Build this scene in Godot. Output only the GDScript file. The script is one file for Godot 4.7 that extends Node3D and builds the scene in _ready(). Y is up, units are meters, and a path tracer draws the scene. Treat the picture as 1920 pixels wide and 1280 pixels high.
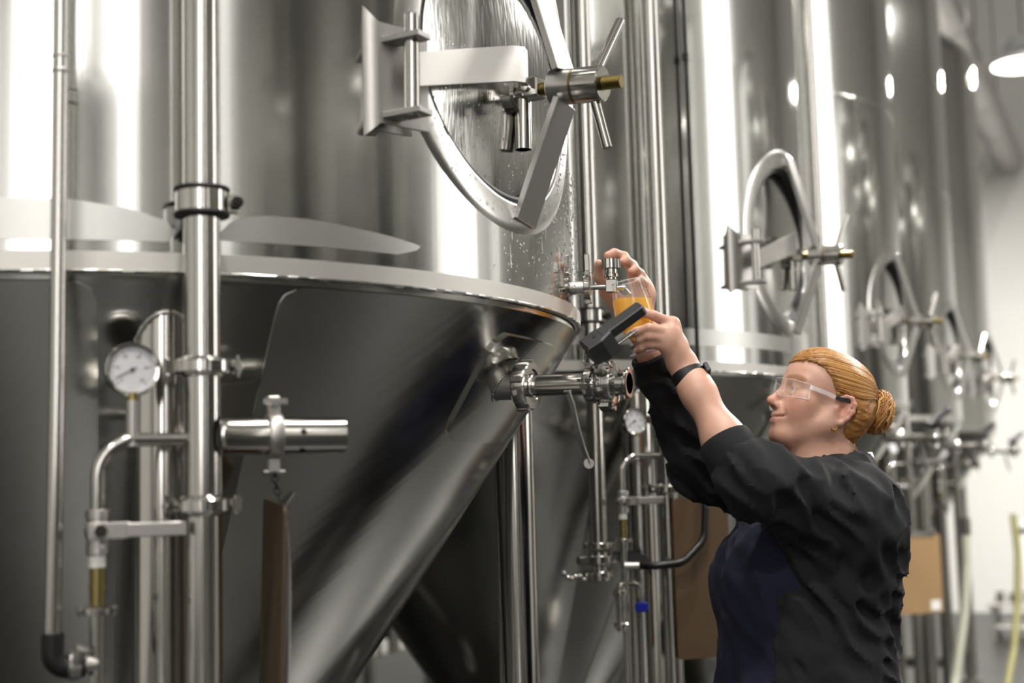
extends Node3D
# A brewery hall. The axis of the near row of fermenters is x = 0 and runs along -z; the aisle lies on the +x side.

const R := 0.914          # fermenter radius
const PITCH := 2.002      # distance between fermenters in a row
const SEAM := 1.750       # height of the joint between cylinder and cone
const APEX := 0.4065
const TAN := 0.6802       # cone: radius per metre of height
var M := {}
var used := {}

func _ready() -> void:
	set_camera()
	set_world()
	make_materials()
	build_room()
	build_lamps()
	build_fermenters()
	build_far_row()
	build_pipes()
	build_valves()
	build_small_things()
	build_person()

func set_camera() -> void:
	var cam := Camera3D.new()
	cam.name = "camera"
	add_child(cam)
	cam.position = Vector3(1.8132, 1.45, 2.1822)
	cam.rotation = Vector3(0.1032, 0.4137, -0.0267)
	var lens := CameraAttributesPhysical.new()
	lens.frustum_focal_length = 50.0
	lens.frustum_focus_distance = 2.55
	lens.exposure_aperture = 2.6
	lens.frustum_near = 0.05
	lens.frustum_far = 100.0
	cam.attributes = lens
	cam.fov = 26.99
	cam.near = 0.05
	cam.far = 100.0
	cam.current = true

func set_world() -> void:
	var we := WorldEnvironment.new()
	we.name = "environment"
	var e := Environment.new()
	e.background_mode = Environment.BG_COLOR
	e.background_color = Color(0, 0, 0)
	e.tonemap_mode = Environment.TONE_MAPPER_LINEAR
	e.tonemap_exposure = 0.94
	e.sdfgi_enabled = true
	e.ssao_enabled = true
	e.ssil_enabled = true
	we.environment = e
	add_child(we)

# ---------------------------------------------------------------- geometry
class Geo:
	var v := PackedVector3Array()
	var n := PackedVector3Array()
	var uv := PackedVector2Array()
	var c := PackedColorArray()
	var idx := PackedInt32Array()

	func vert(p: Vector3, nn: Vector3, t := Vector2.ZERO) -> int:
		v.append(p); n.append(nn); uv.append(t)
		return v.size() - 1

	func tri(a: int, b: int, d: int) -> void:
		# keep the winding in step with the normals (front faces run clockwise)
		var g := (v[d] - v[a]).cross(v[b] - v[a])
		if g.dot(n[a] + n[b] + n[d]) < 0.0:
			idx.append(a); idx.append(d); idx.append(b)
		else:
			idx.append(a); idx.append(b); idx.append(d)

	func quad(a: int, b: int, d: int, e: int) -> void:
		tri(a, b, d); tri(a, d, e)

	func face(p: Array, out := Vector3.ZERO) -> void:
		var g: Vector3 = (p[1] - p[0]).cross(p[2] - p[0]).normalized()
		if out != Vector3.ZERO and g.dot(out) < 0.0:
			g = -g
		var ex: Vector3 = (p[1] - p[0]).normalized()
		var ey := g.cross(ex)
		var ids := []
		for q in p:
			ids.append(vert(q, g, Vector2((q - p[0]).dot(ex), (q - p[0]).dot(ey))))
		for i in range(1, p.size() - 1):
			tri(ids[0], ids[i], ids[i + 1])

	# profile points are (radius, height), from bottom to top for an outward skin; the axis is local y, angle 0 is -z and 90 degrees +x
	func lathe(prof: Array, seg := 32, xf := Transform3D(), a0 := 0.0, a1 := TAU, sharp := 0.6) -> void:
		var m := prof.size()
		var dirs := []
		for i in m - 1:
			var d: Vector2 = prof[i + 1] - prof[i]
			dirs.append(Vector2(d.y, -d.x).normalized())
		var len := 0.0
		for i in m - 1:
			var na: Vector2 = dirs[i]
			var nb: Vector2 = dirs[i]
			if i > 0 and dirs[i - 1].angle_to(dirs[i]) > -sharp and dirs[i - 1].angle_to(dirs[i]) < sharp:
				na = (dirs[i - 1] + dirs[i]).normalized()
			if i < m - 2 and absf(dirs[i].angle_to(dirs[i + 1])) < sharp:
				nb = (dirs[i + 1] + dirs[i]).normalized()
			var p0: Vector2 = prof[i]
			var p1: Vector2 = prof[i + 1]
			var step := p0.distance_to(p1)
			var rr := maxf(p0.x, p1.x)
			var base := v.size()
			for k in seg + 1:
				var a := a0 + (a1 - a0) * k / seg
				var s := sin(a)
				var co := -cos(a)
				v.append(xf * Vector3(p0.x * s, p0.y, p0.x * co))
				n.append((xf.basis * Vector3(na.x * s, na.y, na.x * co)).normalized())
				uv.append(Vector2(a * rr, len))
				v.append(xf * Vector3(p1.x * s, p1.y, p1.x * co))
				n.append((xf.basis * Vector3(nb.x * s, nb.y, nb.x * co)).normalized())
				uv.append(Vector2(a * rr, len + step))
			for k in seg:
				var b := base + k * 2
				if p0.x > 1e-6:
					tri(b, b + 2, b + 1)
				if p1.x > 1e-6:
					tri(b + 1, b + 2, b + 3)
			len += step

	func cyl(a: Vector3, b: Vector3, r: float, seg := 20, bevel := 0.0, r2 := -1.0) -> void:
		if r2 < 0.0:
			r2 = r
		var h := a.distance_to(b)
		var xf := Geo.along(a, b - a)
		if bevel > 0.0:
			lathe([Vector2(0, 0), Vector2(r - bevel, 0), Vector2(r, bevel), Vector2(r2, h - bevel), Vector2(r2 - bevel, h), Vector2(0, h)], seg, xf)
		else:
			lathe([Vector2(0, 0), Vector2(r, 0), Vector2(r2, h), Vector2(0, h)], seg, xf)

	# a hollow tube with an open end at b
	func pipe(a: Vector3, b: Vector3, r: float, wall: float, seg := 28) -> void:
		var h := a.distance_to(b)
		lathe([Vector2(r - wall, h), Vector2(r - wall, 0), Vector2(r, 0), Vector2(r, h), Vector2(r - wall, h)], seg, Geo.along(a, b - a))

	static func along(at: Vector3, dir: Vector3, hint := Vector3.ZERO) -> Transform3D:
		var y := dir.normalized()
		var h := hint
		if h == Vector3.ZERO:
			h = Vector3(0, 0, 1) if absf(y.z) < 0.9 else Vector3(1, 0, 0)
		var x := y.cross(h).normalized()
		return Transform3D(Basis(x, y, x.cross(y)), at)

	func tube(pts: Array, r, seg := 12, caps := true, flat := 1.0) -> void:
		# r: number or one radius per point; flat squeezes the section along its second axis
		var m := pts.size()
		var t0: Vector3 = (pts[1] - pts[0]).normalized()
		var up := Vector3(0, 1, 0) if absf(t0.y) < 0.9 else Vector3(1, 0, 0)
		var side := t0.cross(up).normalized()
		var len := 0.0
		var base := v.size()
		for i in m:
			var t: Vector3
			if i == 0:
				t = (pts[1] - pts[0]).normalized()
			elif i == m - 1:
				t = (pts[i] - pts[i - 1]).normalized()
			else:
				t = ((pts[i + 1] - pts[i]).normalized() + (pts[i] - pts[i - 1]).normalized()).normalized()
			side = (side - t * side.dot(t)).normalized()
			var bi := t.cross(side)
			var rad: float = r[i] if (r is Array or r is PackedFloat32Array) else r
			if i > 0:
				len += pts[i].distance_to(pts[i - 1])
			for k in seg + 1:
				var a := TAU * k / seg
				var d := side * cos(a) + bi * sin(a) * flat
				v.append(pts[i] + d * rad)
				n.append((side * cos(a) * flat + bi * sin(a)).normalized())
				uv.append(Vector2(a * rad, len))
		for i in m - 1:
			for k in seg:
				var b := base + i * (seg + 1) + k
				quad(b, b + 1, b + seg + 2, b + seg + 1)
		if caps:
			for e in [0, m - 1]:
				var t: Vector3 = (pts[0] - pts[1]).normalized() if e == 0 else (pts[m - 1] - pts[m - 2]).normalized()
				var cc := vert(pts[e], t)
				var first := v.size()
				for k in seg + 1:
					vert(v[base + e * (seg + 1) + k], t)
				for k in seg:
					tri(cc, first + k, first + k + 1)

	# a box with chamfered edges, centred at the origin of xf
	func box(s: Vector3, xf := Transform3D(), ch := 0.0) -> void:
		var h := s * 0.5
		if ch <= 0.0:
			for ax in 3:
				for sg: float in [-1.0, 1.0]:
					var o := Vector3.ZERO; o[ax] = sg
					var b := (ax + 1) % 3
					var d := (ax + 2) % 3
					var p := []
					for q in [[-1, -1], [1, -1], [1, 1], [-1, 1]]:
						var w := Vector3.ZERO
						w[ax] = sg * h[ax]; w[b] = q[0] * h[b]; w[d] = q[1] * h[d]
						p.append(xf * w)
					face(p, xf.basis * o)
			return
		for ax in 3:
			for sg: float in [-1.0, 1.0]:
				var o := Vector3.ZERO; o[ax] = sg
				var b := (ax + 1) % 3
				var d := (ax + 2) % 3
				var p := []
				for q in [[-1, -1], [1, -1], [1, 1], [-1, 1]]:
					var w := Vector3.ZERO
					w[ax] = sg; w[b] = q[0]; w[d] = q[1]
					p.append(_bc(h, ch, w, ax, xf))
				face(p, xf.basis * o)
		for ax in 3:
			var b := (ax + 1) % 3
			var d := (ax + 2) % 3
			for q in [[-1, -1], [1, -1], [1, 1], [-1, 1]]:
				var w := Vector3.ZERO
				w[b] = q[0]; w[d] = q[1]
				var lo := w; lo[ax] = -1
				var hi := w; hi[ax] = 1
				face([_bc(h, ch, lo, b, xf), _bc(h, ch, hi, b, xf), _bc(h, ch, hi, d, xf), _bc(h, ch, lo, d, xf)], xf.basis * w)
		for sx in [-1.0, 1.0]:
			for sy in [-1.0, 1.0]:
				for sz in [-1.0, 1.0]:
					face([_bc(h, ch, Vector3(sx, sy, sz), 0, xf), _bc(h, ch, Vector3(sx, sy, sz), 1, xf), _bc(h, ch, Vector3(sx, sy, sz), 2, xf)], xf.basis * Vector3(sx, sy, sz))

	func _bc(h: Vector3, ch: float, sg: Vector3, ax: int, xf: Transform3D) -> Vector3:
		var w := Vector3(sg.x * (h.x - ch), sg.y * (h.y - ch), sg.z * (h.z - ch))
		w[ax] += sg[ax] * ch
		return xf * w

	# a bar of rectangular section from a to b; width lies along hint
	func bar(a: Vector3, b: Vector3, w: float, t: float, hint: Vector3, ch := 0.0) -> void:
		var y := (b - a).normalized()
		var x := (hint - y * hint.dot(y)).normalized()
		box(Vector3(w, a.distance_to(b), t), Transform3D(Basis(x, y, x.cross(y)), (a + b) * 0.5), ch)

	# an extruded outline: local x/y polygon, thickness along local z (centred), with a chamfer
	func prism(poly: PackedVector2Array, th: float, xf := Transform3D(), ch := 0.0) -> void:
		var tri_ids := Geometry2D.triangulate_polygon(poly)
		var inner := poly
		if ch > 0.0:
			var off := Geometry2D.offset_polygon(poly, -ch)
			if off.size() > 0:
				inner = off[0]
		var fill := Geometry2D.triangulate_polygon(inner)
		for sg: float in [-1.0, 1.0]:
			var nn: Vector3 = xf.basis * Vector3(0, 0, sg)
			var b := v.size()
			for p in inner:
				vert(xf * Vector3(p.x, p.y, sg * th * 0.5), nn.normalized(), p)
			for i in range(0, fill.size(), 3):
				tri(b + fill[i], b + fill[i + 1], b + fill[i + 2])
		var same := inner.size() == poly.size()
		var area := 0.0
		for i in poly.size():
			area += poly[i].cross(poly[(i + 1) % poly.size()])
		var zz := th * 0.5 - (ch if same else 0.0)
		for i in poly.size():
			var a := poly[i]
			var d := poly[(i + 1) % poly.size()]
			var e := (d - a).normalized()
			var o := Vector2(e.y, -e.x) * signf(area)
			face([xf * Vector3(a.x, a.y, -zz), xf * Vector3(d.x, d.y, -zz), xf * Vector3(d.x, d.y, zz), xf * Vector3(a.x, a.y, zz)], xf.basis * Vector3(o.x, o.y, 0))
		if ch > 0.0 and same:
			for i in poly.size():
				# match each outline corner with the nearest corner of the inset
				var a := poly[i]
				var d := poly[(i + 1) % poly.size()]
				var ia := _near(inner, a)
				var id := _near(inner, d)
				var o := Vector2((d - a).y, -(d - a).x).normalized() * signf(area)
				for sg: float in [-1.0, 1.0]:
					face([xf * Vector3(a.x, a.y, sg * zz), xf * Vector3(d.x, d.y, sg * zz), xf * Vector3(id.x, id.y, sg * th * 0.5), xf * Vector3(ia.x, ia.y, sg * th * 0.5)], xf.basis * Vector3(o.x, o.y, sg))

	func _near(poly: PackedVector2Array, p: Vector2) -> Vector2:
		var best := poly[0]
		for q in poly:
			if q.distance_squared_to(p) < best.distance_squared_to(p):
				best = q
		return best

	func ball(at: Vector3, r: Vector3, seg := 16, rings := 10, b := Basis()) -> void:
		var base := v.size()
		for i in rings + 1:
			var t := PI * i / rings
			for k in seg + 1:
				var a := TAU * k / seg
				var d := Vector3(sin(t) * cos(a), cos(t), sin(t) * sin(a))
				v.append(at + b * (d * r)); n.append((b * (d / r)).normalized()); uv.append(Vector2(a, t))
		for i in rings:
			for k in seg:
				var q := base + i * (seg + 1) + k
				if i > 0:
					tri(q, q + 1, q + seg + 2)
				if i < rings - 1:
					tri(q, q + seg + 2, q + seg + 1)

	func _skin(az: float, y: float, o: float, on_cone: bool) -> Vector3:
		var r: float = (y - 0.4065) * 0.6802 if on_cone else 0.914
		var a := deg_to_rad(az)
		return Vector3(r * sin(a), y, -r * cos(a)) + Vector3(sin(a), -0.6802 if on_cone else 0.0, -cos(a)).normalized() * o

	# a raised sheet lying on a fermenter: az in degrees, heights; rounded corners; on the cone or on the cylinder
	func sheet(az0: float, az1: float, y0: float, y1: float, rc: float, off: float, on_cone: bool, nu := 24, nv := 12, shape: Array = []) -> void:
		var grid := []
		var rim := []
		for j in nv + 1:
			var t := float(j) / nv
			var y := lerpf(y0, y1, t)
			var ins := 0.0
			if rc > 0.0:
				var e := minf(y - y0, y1 - y)
				if e < rc:
					ins = rc - sqrt(maxf(0.0, rc * rc - (rc - e) * (rc - e)))
			var r: float = (y - 0.4065) * 0.6802 if on_cone else 0.914
			var da := rad_to_deg(ins / r)
			var lo := az0 + da
			var hi := az1 - da
			if shape.size():
				# rows of [share of the height, start, end]
				for k in shape.size() - 1:
					if t >= shape[k][0]:
						var f := clampf((t - shape[k][0]) / (shape[k + 1][0] - shape[k][0]), 0.0, 1.0)
						lo = lerpf(az0, az1, lerpf(shape[k][1], shape[k + 1][1], f))
						hi = lerpf(az0, az1, lerpf(shape[k][2], shape[k + 1][2], f))
			var row := []
			for i in nu + 1:
				var az := lerpf(lo, hi, float(i) / nu)
				var a := deg_to_rad(az)
				row.append(vert(_skin(az, y, off, on_cone), Vector3(sin(a), -0.6802 if on_cone else 0.0, -cos(a)).normalized(), Vector2(a * r, y)))
			grid.append(row)
		for j in nv:
			for i in nu:
				quad(grid[j][i], grid[j][i + 1], grid[j + 1][i + 1], grid[j + 1][i])
		for j in nv + 1:
			rim.append(grid[j][0])
		for i in range(1, nu + 1):
			rim.append(grid[nv][i])
		for j in range(nv - 1, -1, -1):
			rim.append(grid[j][nu])
		for i in range(nu - 1, 0, -1):
			rim.append(grid[0][i])
		var mid := Vector3.ZERO
		for k in rim:
			mid += v[k]
		mid /= rim.size()
		for k in rim.size():
			var a: int = rim[k]
			var b: int = rim[(k + 1) % rim.size()]
			var pa := v[a]
			var pb := v[b]
			face([pa, pb, pb - n[b] * off * 1.2, pa - n[a] * off * 1.2], pa + pb - mid * 2.0)

	func mesh() -> ArrayMesh:
		var arr := []
		arr.resize(Mesh.ARRAY_MAX)
		arr[Mesh.ARRAY_VERTEX] = v
		arr[Mesh.ARRAY_NORMAL] = n
		arr[Mesh.ARRAY_TEX_UV] = uv
		if c.size() == v.size():
			arr[Mesh.ARRAY_COLOR] = c
		arr[Mesh.ARRAY_INDEX] = idx
		var m := ArrayMesh.new()
		m.add_surface_from_arrays(Mesh.PRIMITIVE_TRIANGLES, arr)
		return m

# ---------------------------------------------------------------- nodes
func numbered(called: String) -> String:
	var k: int = used.get(called, 0)
	used[called] = k + 1
	return called if k == 0 else "%s_%03d" % [called, k]

func thing(called: String, label: String, category: String, at := Vector3.ZERO, group := "") -> Node3D:
	var o := Node3D.new()
	o.name = numbered(called)
	add_child(o)
	o.position = at
	o.set_meta("label", label)
	o.set_meta("category", category)
	if group:
		o.set_meta("group", group)
	return o

func copy_of(src: Node3D, called: String, label: String, at: Vector3, group := "") -> Node3D:
	var o: Node3D = src.duplicate()
	o.name = numbered(called)
	add_child(o)
	o.position = at
	o.set_meta("label", label)
	if group:
		o.set_meta("group", group)
	return o

func part(parent: Node3D, called: String, g: Geo, m: Material, label := "") -> MeshInstance3D:
	var o := MeshInstance3D.new()
	o.name = called
	o.mesh = g.mesh()
	o.material_override = null
	o.mesh.surface_set_material(0, m)
	parent.add_child(o, true)
	if label:
		o.set_meta("label", label)
	return o

func structure(called: String, g: Geo, m: Material) -> MeshInstance3D:
	var o := part(self, called, g, m)
	o.set_meta("kind", "structure")
	return o

# polyline with its inner corners rounded
func bend(pts: Array, rad: float, steps := 8) -> Array:
	var out := [pts[0]]
	for i in range(1, pts.size() - 1):
		var p: Vector3 = pts[i]
		var a: Vector3 = (pts[i - 1] - p)
		var b: Vector3 = (pts[i + 1] - p)
		var ang := a.angle_to(b)
		var d := minf(rad / tan(ang * 0.5), minf(a.length(), b.length()) * 0.49)
		var rr := d * tan(ang * 0.5)
		var c := p + (a.normalized() + b.normalized()).normalized() * (rr / sin(ang * 0.5))
		var s := p + a.normalized() * d - c
		var e := p + b.normalized() * d - c
		for k in steps + 1:
			out.append(c + s.slerp(e, float(k) / steps))
	out.append(pts[pts.size() - 1])
	return out

func polar(az: float, r: float, y: float) -> Vector3:
	var a := deg_to_rad(az)
	return Vector3(r * sin(a), y, -r * cos(a))

# ---------------------------------------------------------------- materials
func noise_texture(freq: float, w := 512, h := 512, seed_ := 1, lo := 0.0, hi := 1.0, octaves := 4) -> NoiseTexture2D:
	var f := FastNoiseLite.new()
	f.noise_type = FastNoiseLite.TYPE_SIMPLEX_SMOOTH
	f.seed = seed_
	f.frequency = freq
	f.fractal_octaves = octaves
	var t := NoiseTexture2D.new()
	t.width = w; t.height = h
	t.seamless = true
	t.noise = f
	var g := Gradient.new()
	g.set_color(0, Color(lo, lo, lo)); g.set_color(1, Color(hi, hi, hi))
	t.color_ramp = g
	return t

func mat(name_: String, col: Color, rough: float, metal := 0.0) -> StandardMaterial3D:
	var m := StandardMaterial3D.new()
	m.resource_name = name_
	m.albedo_color = col
	m.roughness = rough
	m.metallic = metal
	M[name_] = m
	return m

func make_materials() -> void:
	var wavy := noise_texture(0.035, 1024, 64, 3, 0.0, 1.0, 3)
	var grain := noise_texture(0.02, 512, 512, 5, 0.75, 1.0)
	var t := mat("tank", Color(0.79, 0.79, 0.778), 0.105, 1.0)
	t.anisotropy_enabled = true
	t.anisotropy = 0.9
	t.roughness_texture = grain
	t.uv1_scale = Vector3(0.7, 0.02, 1)
	t.heightmap_enabled = true
	t.heightmap_texture = wavy
	t.heightmap_scale = 0.008
	var cn := mat("cone", Color(0.77, 0.77, 0.752), 0.15, 1.0)
	cn.anisotropy_enabled = true
	cn.anisotropy = 0.8
	cn.roughness_texture = grain
	cn.uv1_scale = Vector3(0.7, 0.02, 1)
	cn.heightmap_enabled = true
	cn.heightmap_texture = wavy
	cn.heightmap_scale = 0.008
	var ld := mat("lid", Color(0.79, 0.79, 0.778), 0.2, 1.0)
	ld.roughness_texture = noise_texture(0.02, 512, 512, 21, 0.35, 1.0)
	ld.heightmap_enabled = true
	ld.heightmap_texture = noise_texture(0.02, 512, 512, 22)
	ld.heightmap_scale = 0.012
	ld.uv1_triplanar = true
	ld.uv1_scale = Vector3(14, 1.6, 14)
	mat("film", Color(0.77, 0.77, 0.755), 0.38, 1.0)
	mat("satin", Color(0.74, 0.73, 0.715), 0.42, 1.0)
	mat("collar", Color(0.77, 0.765, 0.75), 0.24, 1.0)
	mat("matte_steel", Color(0.80, 0.79, 0.77), 0.5, 1.0)
	mat("steel", Color(0.78, 0.77, 0.75), 0.14, 1.0)
	mat("chrome", Color(0.83, 0.825, 0.81), 0.07, 1.0)
	mat("brushed", Color(0.74, 0.735, 0.725), 0.3, 1.0)
	mat("weld", Color(0.82, 0.82, 0.8), 0.22, 1.0)
	mat("rubber", Color(0.035, 0.035, 0.038), 0.55)
	mat("brass", Color(0.60, 0.54, 0.36), 0.3, 1.0)
	mat("black_plastic", Color(0.17, 0.175, 0.18), 0.42)
	mat("dark_cast", Color(0.16, 0.16, 0.155), 0.45, 0.6)
	mat("dial", Color(0.88, 0.88, 0.9), 0.5)
	mat("ink", Color(0.03, 0.03, 0.04), 0.5)
	mat("white_plastic", Color(0.85, 0.85, 0.83), 0.4)
	mat("blue_plastic", Color(0.03, 0.10, 0.55), 0.4)
	mat("paper", Color(0.86, 0.85, 0.83), 0.9)
	mat("hardboard", Color(0.31, 0.235, 0.15), 0.55)
	mat("board_edge", Color(0.66, 0.5, 0.3), 0.7)
	mat("cardboard", Color(0.56, 0.45, 0.31), 0.85)
	mat("hose", Color(0.72, 0.72, 0.66), 0.45)
	mat("yellow_hose", Color(0.62, 0.60, 0.40), 0.45)
	mat("black_hose", Color(0.05, 0.05, 0.052), 0.35)
	mat("white_wall", Color(0.86, 0.855, 0.84), 0.85)
	mat("grey_wall", Color(0.80, 0.80, 0.78), 0.85)
	mat("ceiling", Color(0.75, 0.745, 0.74), 0.9)
	var fl := mat("floor", Color(0.15, 0.152, 0.14), 0.35)
	fl.albedo_texture = noise_texture(0.01, 512, 512, 12, 0.7, 1.0)
	fl.uv1_triplanar = true
	fl.uv1_world_triplanar = true
	fl.uv1_scale = Vector3(0.3, 0.3, 0.3)
	var dr := mat("water", Color(1, 1, 1, 0.0), 0.0)
	dr.refraction_enabled = true
	dr.refraction_scale = 0.033
	var gl := mat("glass", Color(1, 1, 1, 0.06), 0.02)
	gl.transparency = BaseMaterial3D.TRANSPARENCY_ALPHA
	var ge := mat("glass_edge", Color(0.9, 0.92, 0.93, 0.6), 0.05)
	ge.transparency = BaseMaterial3D.TRANSPARENCY_ALPHA
	var cp := mat("clear_plastic", Color(0.92, 0.9, 0.92, 0.35), 0.12)
	cp.transparency = BaseMaterial3D.TRANSPARENCY_ALPHA
	var be := mat("beer", Color(0.97, 0.77, 0.12), 0.12)
	be.backlight_enabled = true
	be.backlight = Color(0.98, 0.84, 0.2)
	var sk := mat("skin", Color(1, 1, 1), 0.48)
	sk.vertex_color_use_as_albedo = true
	sk.subsurf_scatter_enabled = true
	sk.subsurf_scatter_strength = 0.12
	var hr := mat("hair", Color(1, 1, 1), 0.42)
	hr.vertex_color_use_as_albedo = true
	var jk := mat("jacket", Color(0.078, 0.081, 0.095), 0.9)
	jk.rim_enabled = true
	jk.rim = 0.12
	var sh := mat("shirt", Color(0.07, 0.078, 0.18), 0.9)
	sh.rim_enabled = true
	sh.rim = 0.1
	mat("trousers", Color(0.1, 0.1, 0.115), 0.9)
	mat("gold", Color(0.85, 0.65, 0.3), 0.2, 1.0)
	mat("tracker", Color(0.3, 0.3, 0.32), 0.25, 0.3)
	var wp := mat("window_pane", Color(1, 1, 1), 0.3)
	wp.emission_enabled = true
	wp.emission = Color(1.0, 0.985, 0.975)
	wp.emission_energy_multiplier = 2.5
	var lm := mat("lamp_glow", Color(1, 1, 1), 0.4)
	lm.emission_enabled = true
	lm.emission = Color(1.0, 0.985, 0.96)
	lm.emission_energy_multiplier = 8.0
	mat("lamp_body", Color(0.7, 0.7, 0.7), 0.4, 0.3)
	mat("window_frame", Color(0.35, 0.35, 0.35), 0.5)
	mat("duct", Color(0.72, 0.71, 0.70), 0.35, 0.8)

# ---------------------------------------------------------------- the hall
const WALL_FAR := -14.0
const WALL_NEAR := 19.0
const WALL_BACK := -4.6
const WALL_AISLE := 7.4
const ROOF := 9.0

func slab(lo: Vector3, hi: Vector3) -> Geo:
	var g := Geo.new()
	g.box(hi - lo, Transform3D(Basis(), (lo + hi) * 0.5))
	return g

func build_room() -> void:
	structure("floor", slab(Vector3(WALL_BACK - 0.2, -0.2, WALL_FAR - 0.2), Vector3(WALL_AISLE + 0.2, 0, WALL_NEAR + 0.2)), M.floor)
	structure("ceiling", slab(Vector3(WALL_BACK - 0.2, ROOF, WALL_FAR - 0.2), Vector3(WALL_AISLE + 0.2, ROOF + 0.2, WALL_NEAR + 0.2)), M.ceiling)
	structure("wall_back", slab(Vector3(WALL_BACK - 0.2, 0, WALL_FAR), Vector3(WALL_BACK, ROOF, WALL_NEAR)), M.grey_wall)
	structure("wall_far", slab(Vector3(WALL_BACK, 0, WALL_FAR - 0.2), Vector3(WALL_AISLE, ROOF, WALL_FAR)), M.white_wall)
	structure("wall_near", slab(Vector3(WALL_BACK, 0, WALL_NEAR), Vector3(WALL_AISLE, ROOF, WALL_NEAR + 0.2)), M.white_wall)
	# the wall across the aisle, with tall windows between its solid piers
	var wins := [[-4.9, -3.2], [3.6, 4.0], [7.48, 8.77], [10.5, 17.9]]
	var y0 := 1.7
	var y1 := 8.6
	var g := Geo.new()
	var from := WALL_FAR
	for w in wins:
		g.box(Vector3(0.2, ROOF, w[0] - from), Transform3D(Basis(), Vector3(WALL_AISLE + 0.1, ROOF / 2, (w[0] + from) / 2)))
		g.box(Vector3(0.2, y0, w[1] - w[0]), Transform3D(Basis(), Vector3(WALL_AISLE + 0.1, y0 / 2, (w[0] + w[1]) / 2)))
		g.box(Vector3(0.2, ROOF - y1, w[1] - w[0]), Transform3D(Basis(), Vector3(WALL_AISLE + 0.1, (ROOF + y1) / 2, (w[0] + w[1]) / 2)))
		from = w[1]
	g.box(Vector3(0.2, ROOF, WALL_NEAR - from), Transform3D(Basis(), Vector3(WALL_AISLE + 0.1, ROOF / 2, (WALL_NEAR + from) / 2)))
	structure("wall_aisle", g, M.grey_wall)
	var k := 1
	for w in wins:
		var wid: float = w[1] - w[0]
		var mid := Vector3(WALL_AISLE + 0.06, (y0 + y1) / 2, (w[0] + w[1]) / 2)
		var fr := Geo.new()
		for s: float in [-1.0, 1.0]:
			fr.box(Vector3(0.1, y1 - y0, 0.04), Transform3D(Basis(), mid + Vector3(0, 0, s * (wid / 2 - 0.02))), 0.004)
			fr.box(Vector3(0.1, 0.04, wid - 0.08), Transform3D(Basis(), mid + Vector3(0, s * ((y1 - y0) / 2 - 0.02), 0)), 0.004)
		var o := structure("window_%d" % k, fr, M.window_frame)
		var pane := Geo.new()
		pane.box(Vector3(0.02, y1 - y0 - 0.08, wid - 0.08), Transform3D(Basis(), mid))
		part(o, "pane", pane, M.window_pane)
		var l := AreaLight3D.new()
		l.name = "window_light_%d" % k
		add_child(l)
		l.area_size = Vector2(wid - 0.08, y1 - y0 - 0.08)
		l.area_normalize_energy = false
		l.light_energy = 0.8
		l.light_color = Color(1.0, 0.985, 0.975)
		l.shadow_enabled = true
		l.position = mid + Vector3(-0.03, 0, 0)
		l.rotation.y = PI / 2
		k += 1

func build_lamps() -> void:
	var spots := [Vector3(1.15, 4.7, -9.6), Vector3(2.6, 4.7, -5.2), Vector3(2.6, 8.6, -0.8), Vector3(2.6, 8.6, 3.6), Vector3(2.6, 8.6, 8.0)]
	var proto: Node3D
	var rods := []
	for i in spots.size():
		var label := "round white high bay lamp hanging over the aisle"
		if i == 0:
			proto = thing("high_bay_lamp", "round glowing white high bay lamp by the far white wall", "lamp", spots[i], "high bay lamps")
			var g := Geo.new()
			g.lathe([Vector2(0, -0.005), Vector2(0.235, -0.005), Vector2(0.235, 0.005), Vector2(0, 0.005)], 40)
			part(proto, "lens", g, M.lamp_glow, "glowing white lens")
			g = Geo.new()
			g.lathe([Vector2(0.24, 0.0), Vector2(0.25, 0.0), Vector2(0.25, 0.04), Vector2(0.16, 0.1), Vector2(0.1, 0.22), Vector2(0, 0.22)], 40)
			part(proto, "housing", g, M.lamp_body)
		else:
			copy_of(proto, "high_bay_lamp", label, spots[i], "high bay lamps")
		var rod := Geo.new()
		rod.cyl(Vector3(0, 0.2, 0), Vector3(0, ROOF - spots[i].y, 0), 0.006, 8)
		rods.append([get_child(get_child_count() - 1), rod])
		var l := AreaLight3D.new()
		l.name = "high_bay_light_%d" % i
		add_child(l)
		l.area_size = Vector2(0.42, 0.42)
		l.area_normalize_energy = true
		l.light_energy = 62.0 if i == 0 else 37.0
		l.light_color = Color(1.0, 0.985, 0.96)
		l.shadow_enabled = true
		l.position = spots[i] + Vector3(0, -0.02, 0)
		l.rotation.x = -PI / 2
	for q in rods:
		part(q[0], "hanging_rod", q[1], M.dark_cast)

# ---------------------------------------------------------------- fermenters
const MAN_AZ := 96.0
const MAN_H := 2.1384

func man(a: float, b: float, c: float) -> Vector3:
	# a: along the row (towards +z), b: distance out from the tank axis, c: up from the manway centre
	var o := polar(MAN_AZ, 1.0, 0.0)
	var x := o.cross(Vector3.UP)
	return x * a + o * b + Vector3(0, MAN_H + c, 0)

func man_frame(a: float, b: float, c: float) -> Transform3D:
	var o := polar(MAN_AZ, 1.0, 0.0)
	return Transform3D(Basis(o.cross(Vector3.UP), o, Vector3.UP), man(a, b, c))

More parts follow.
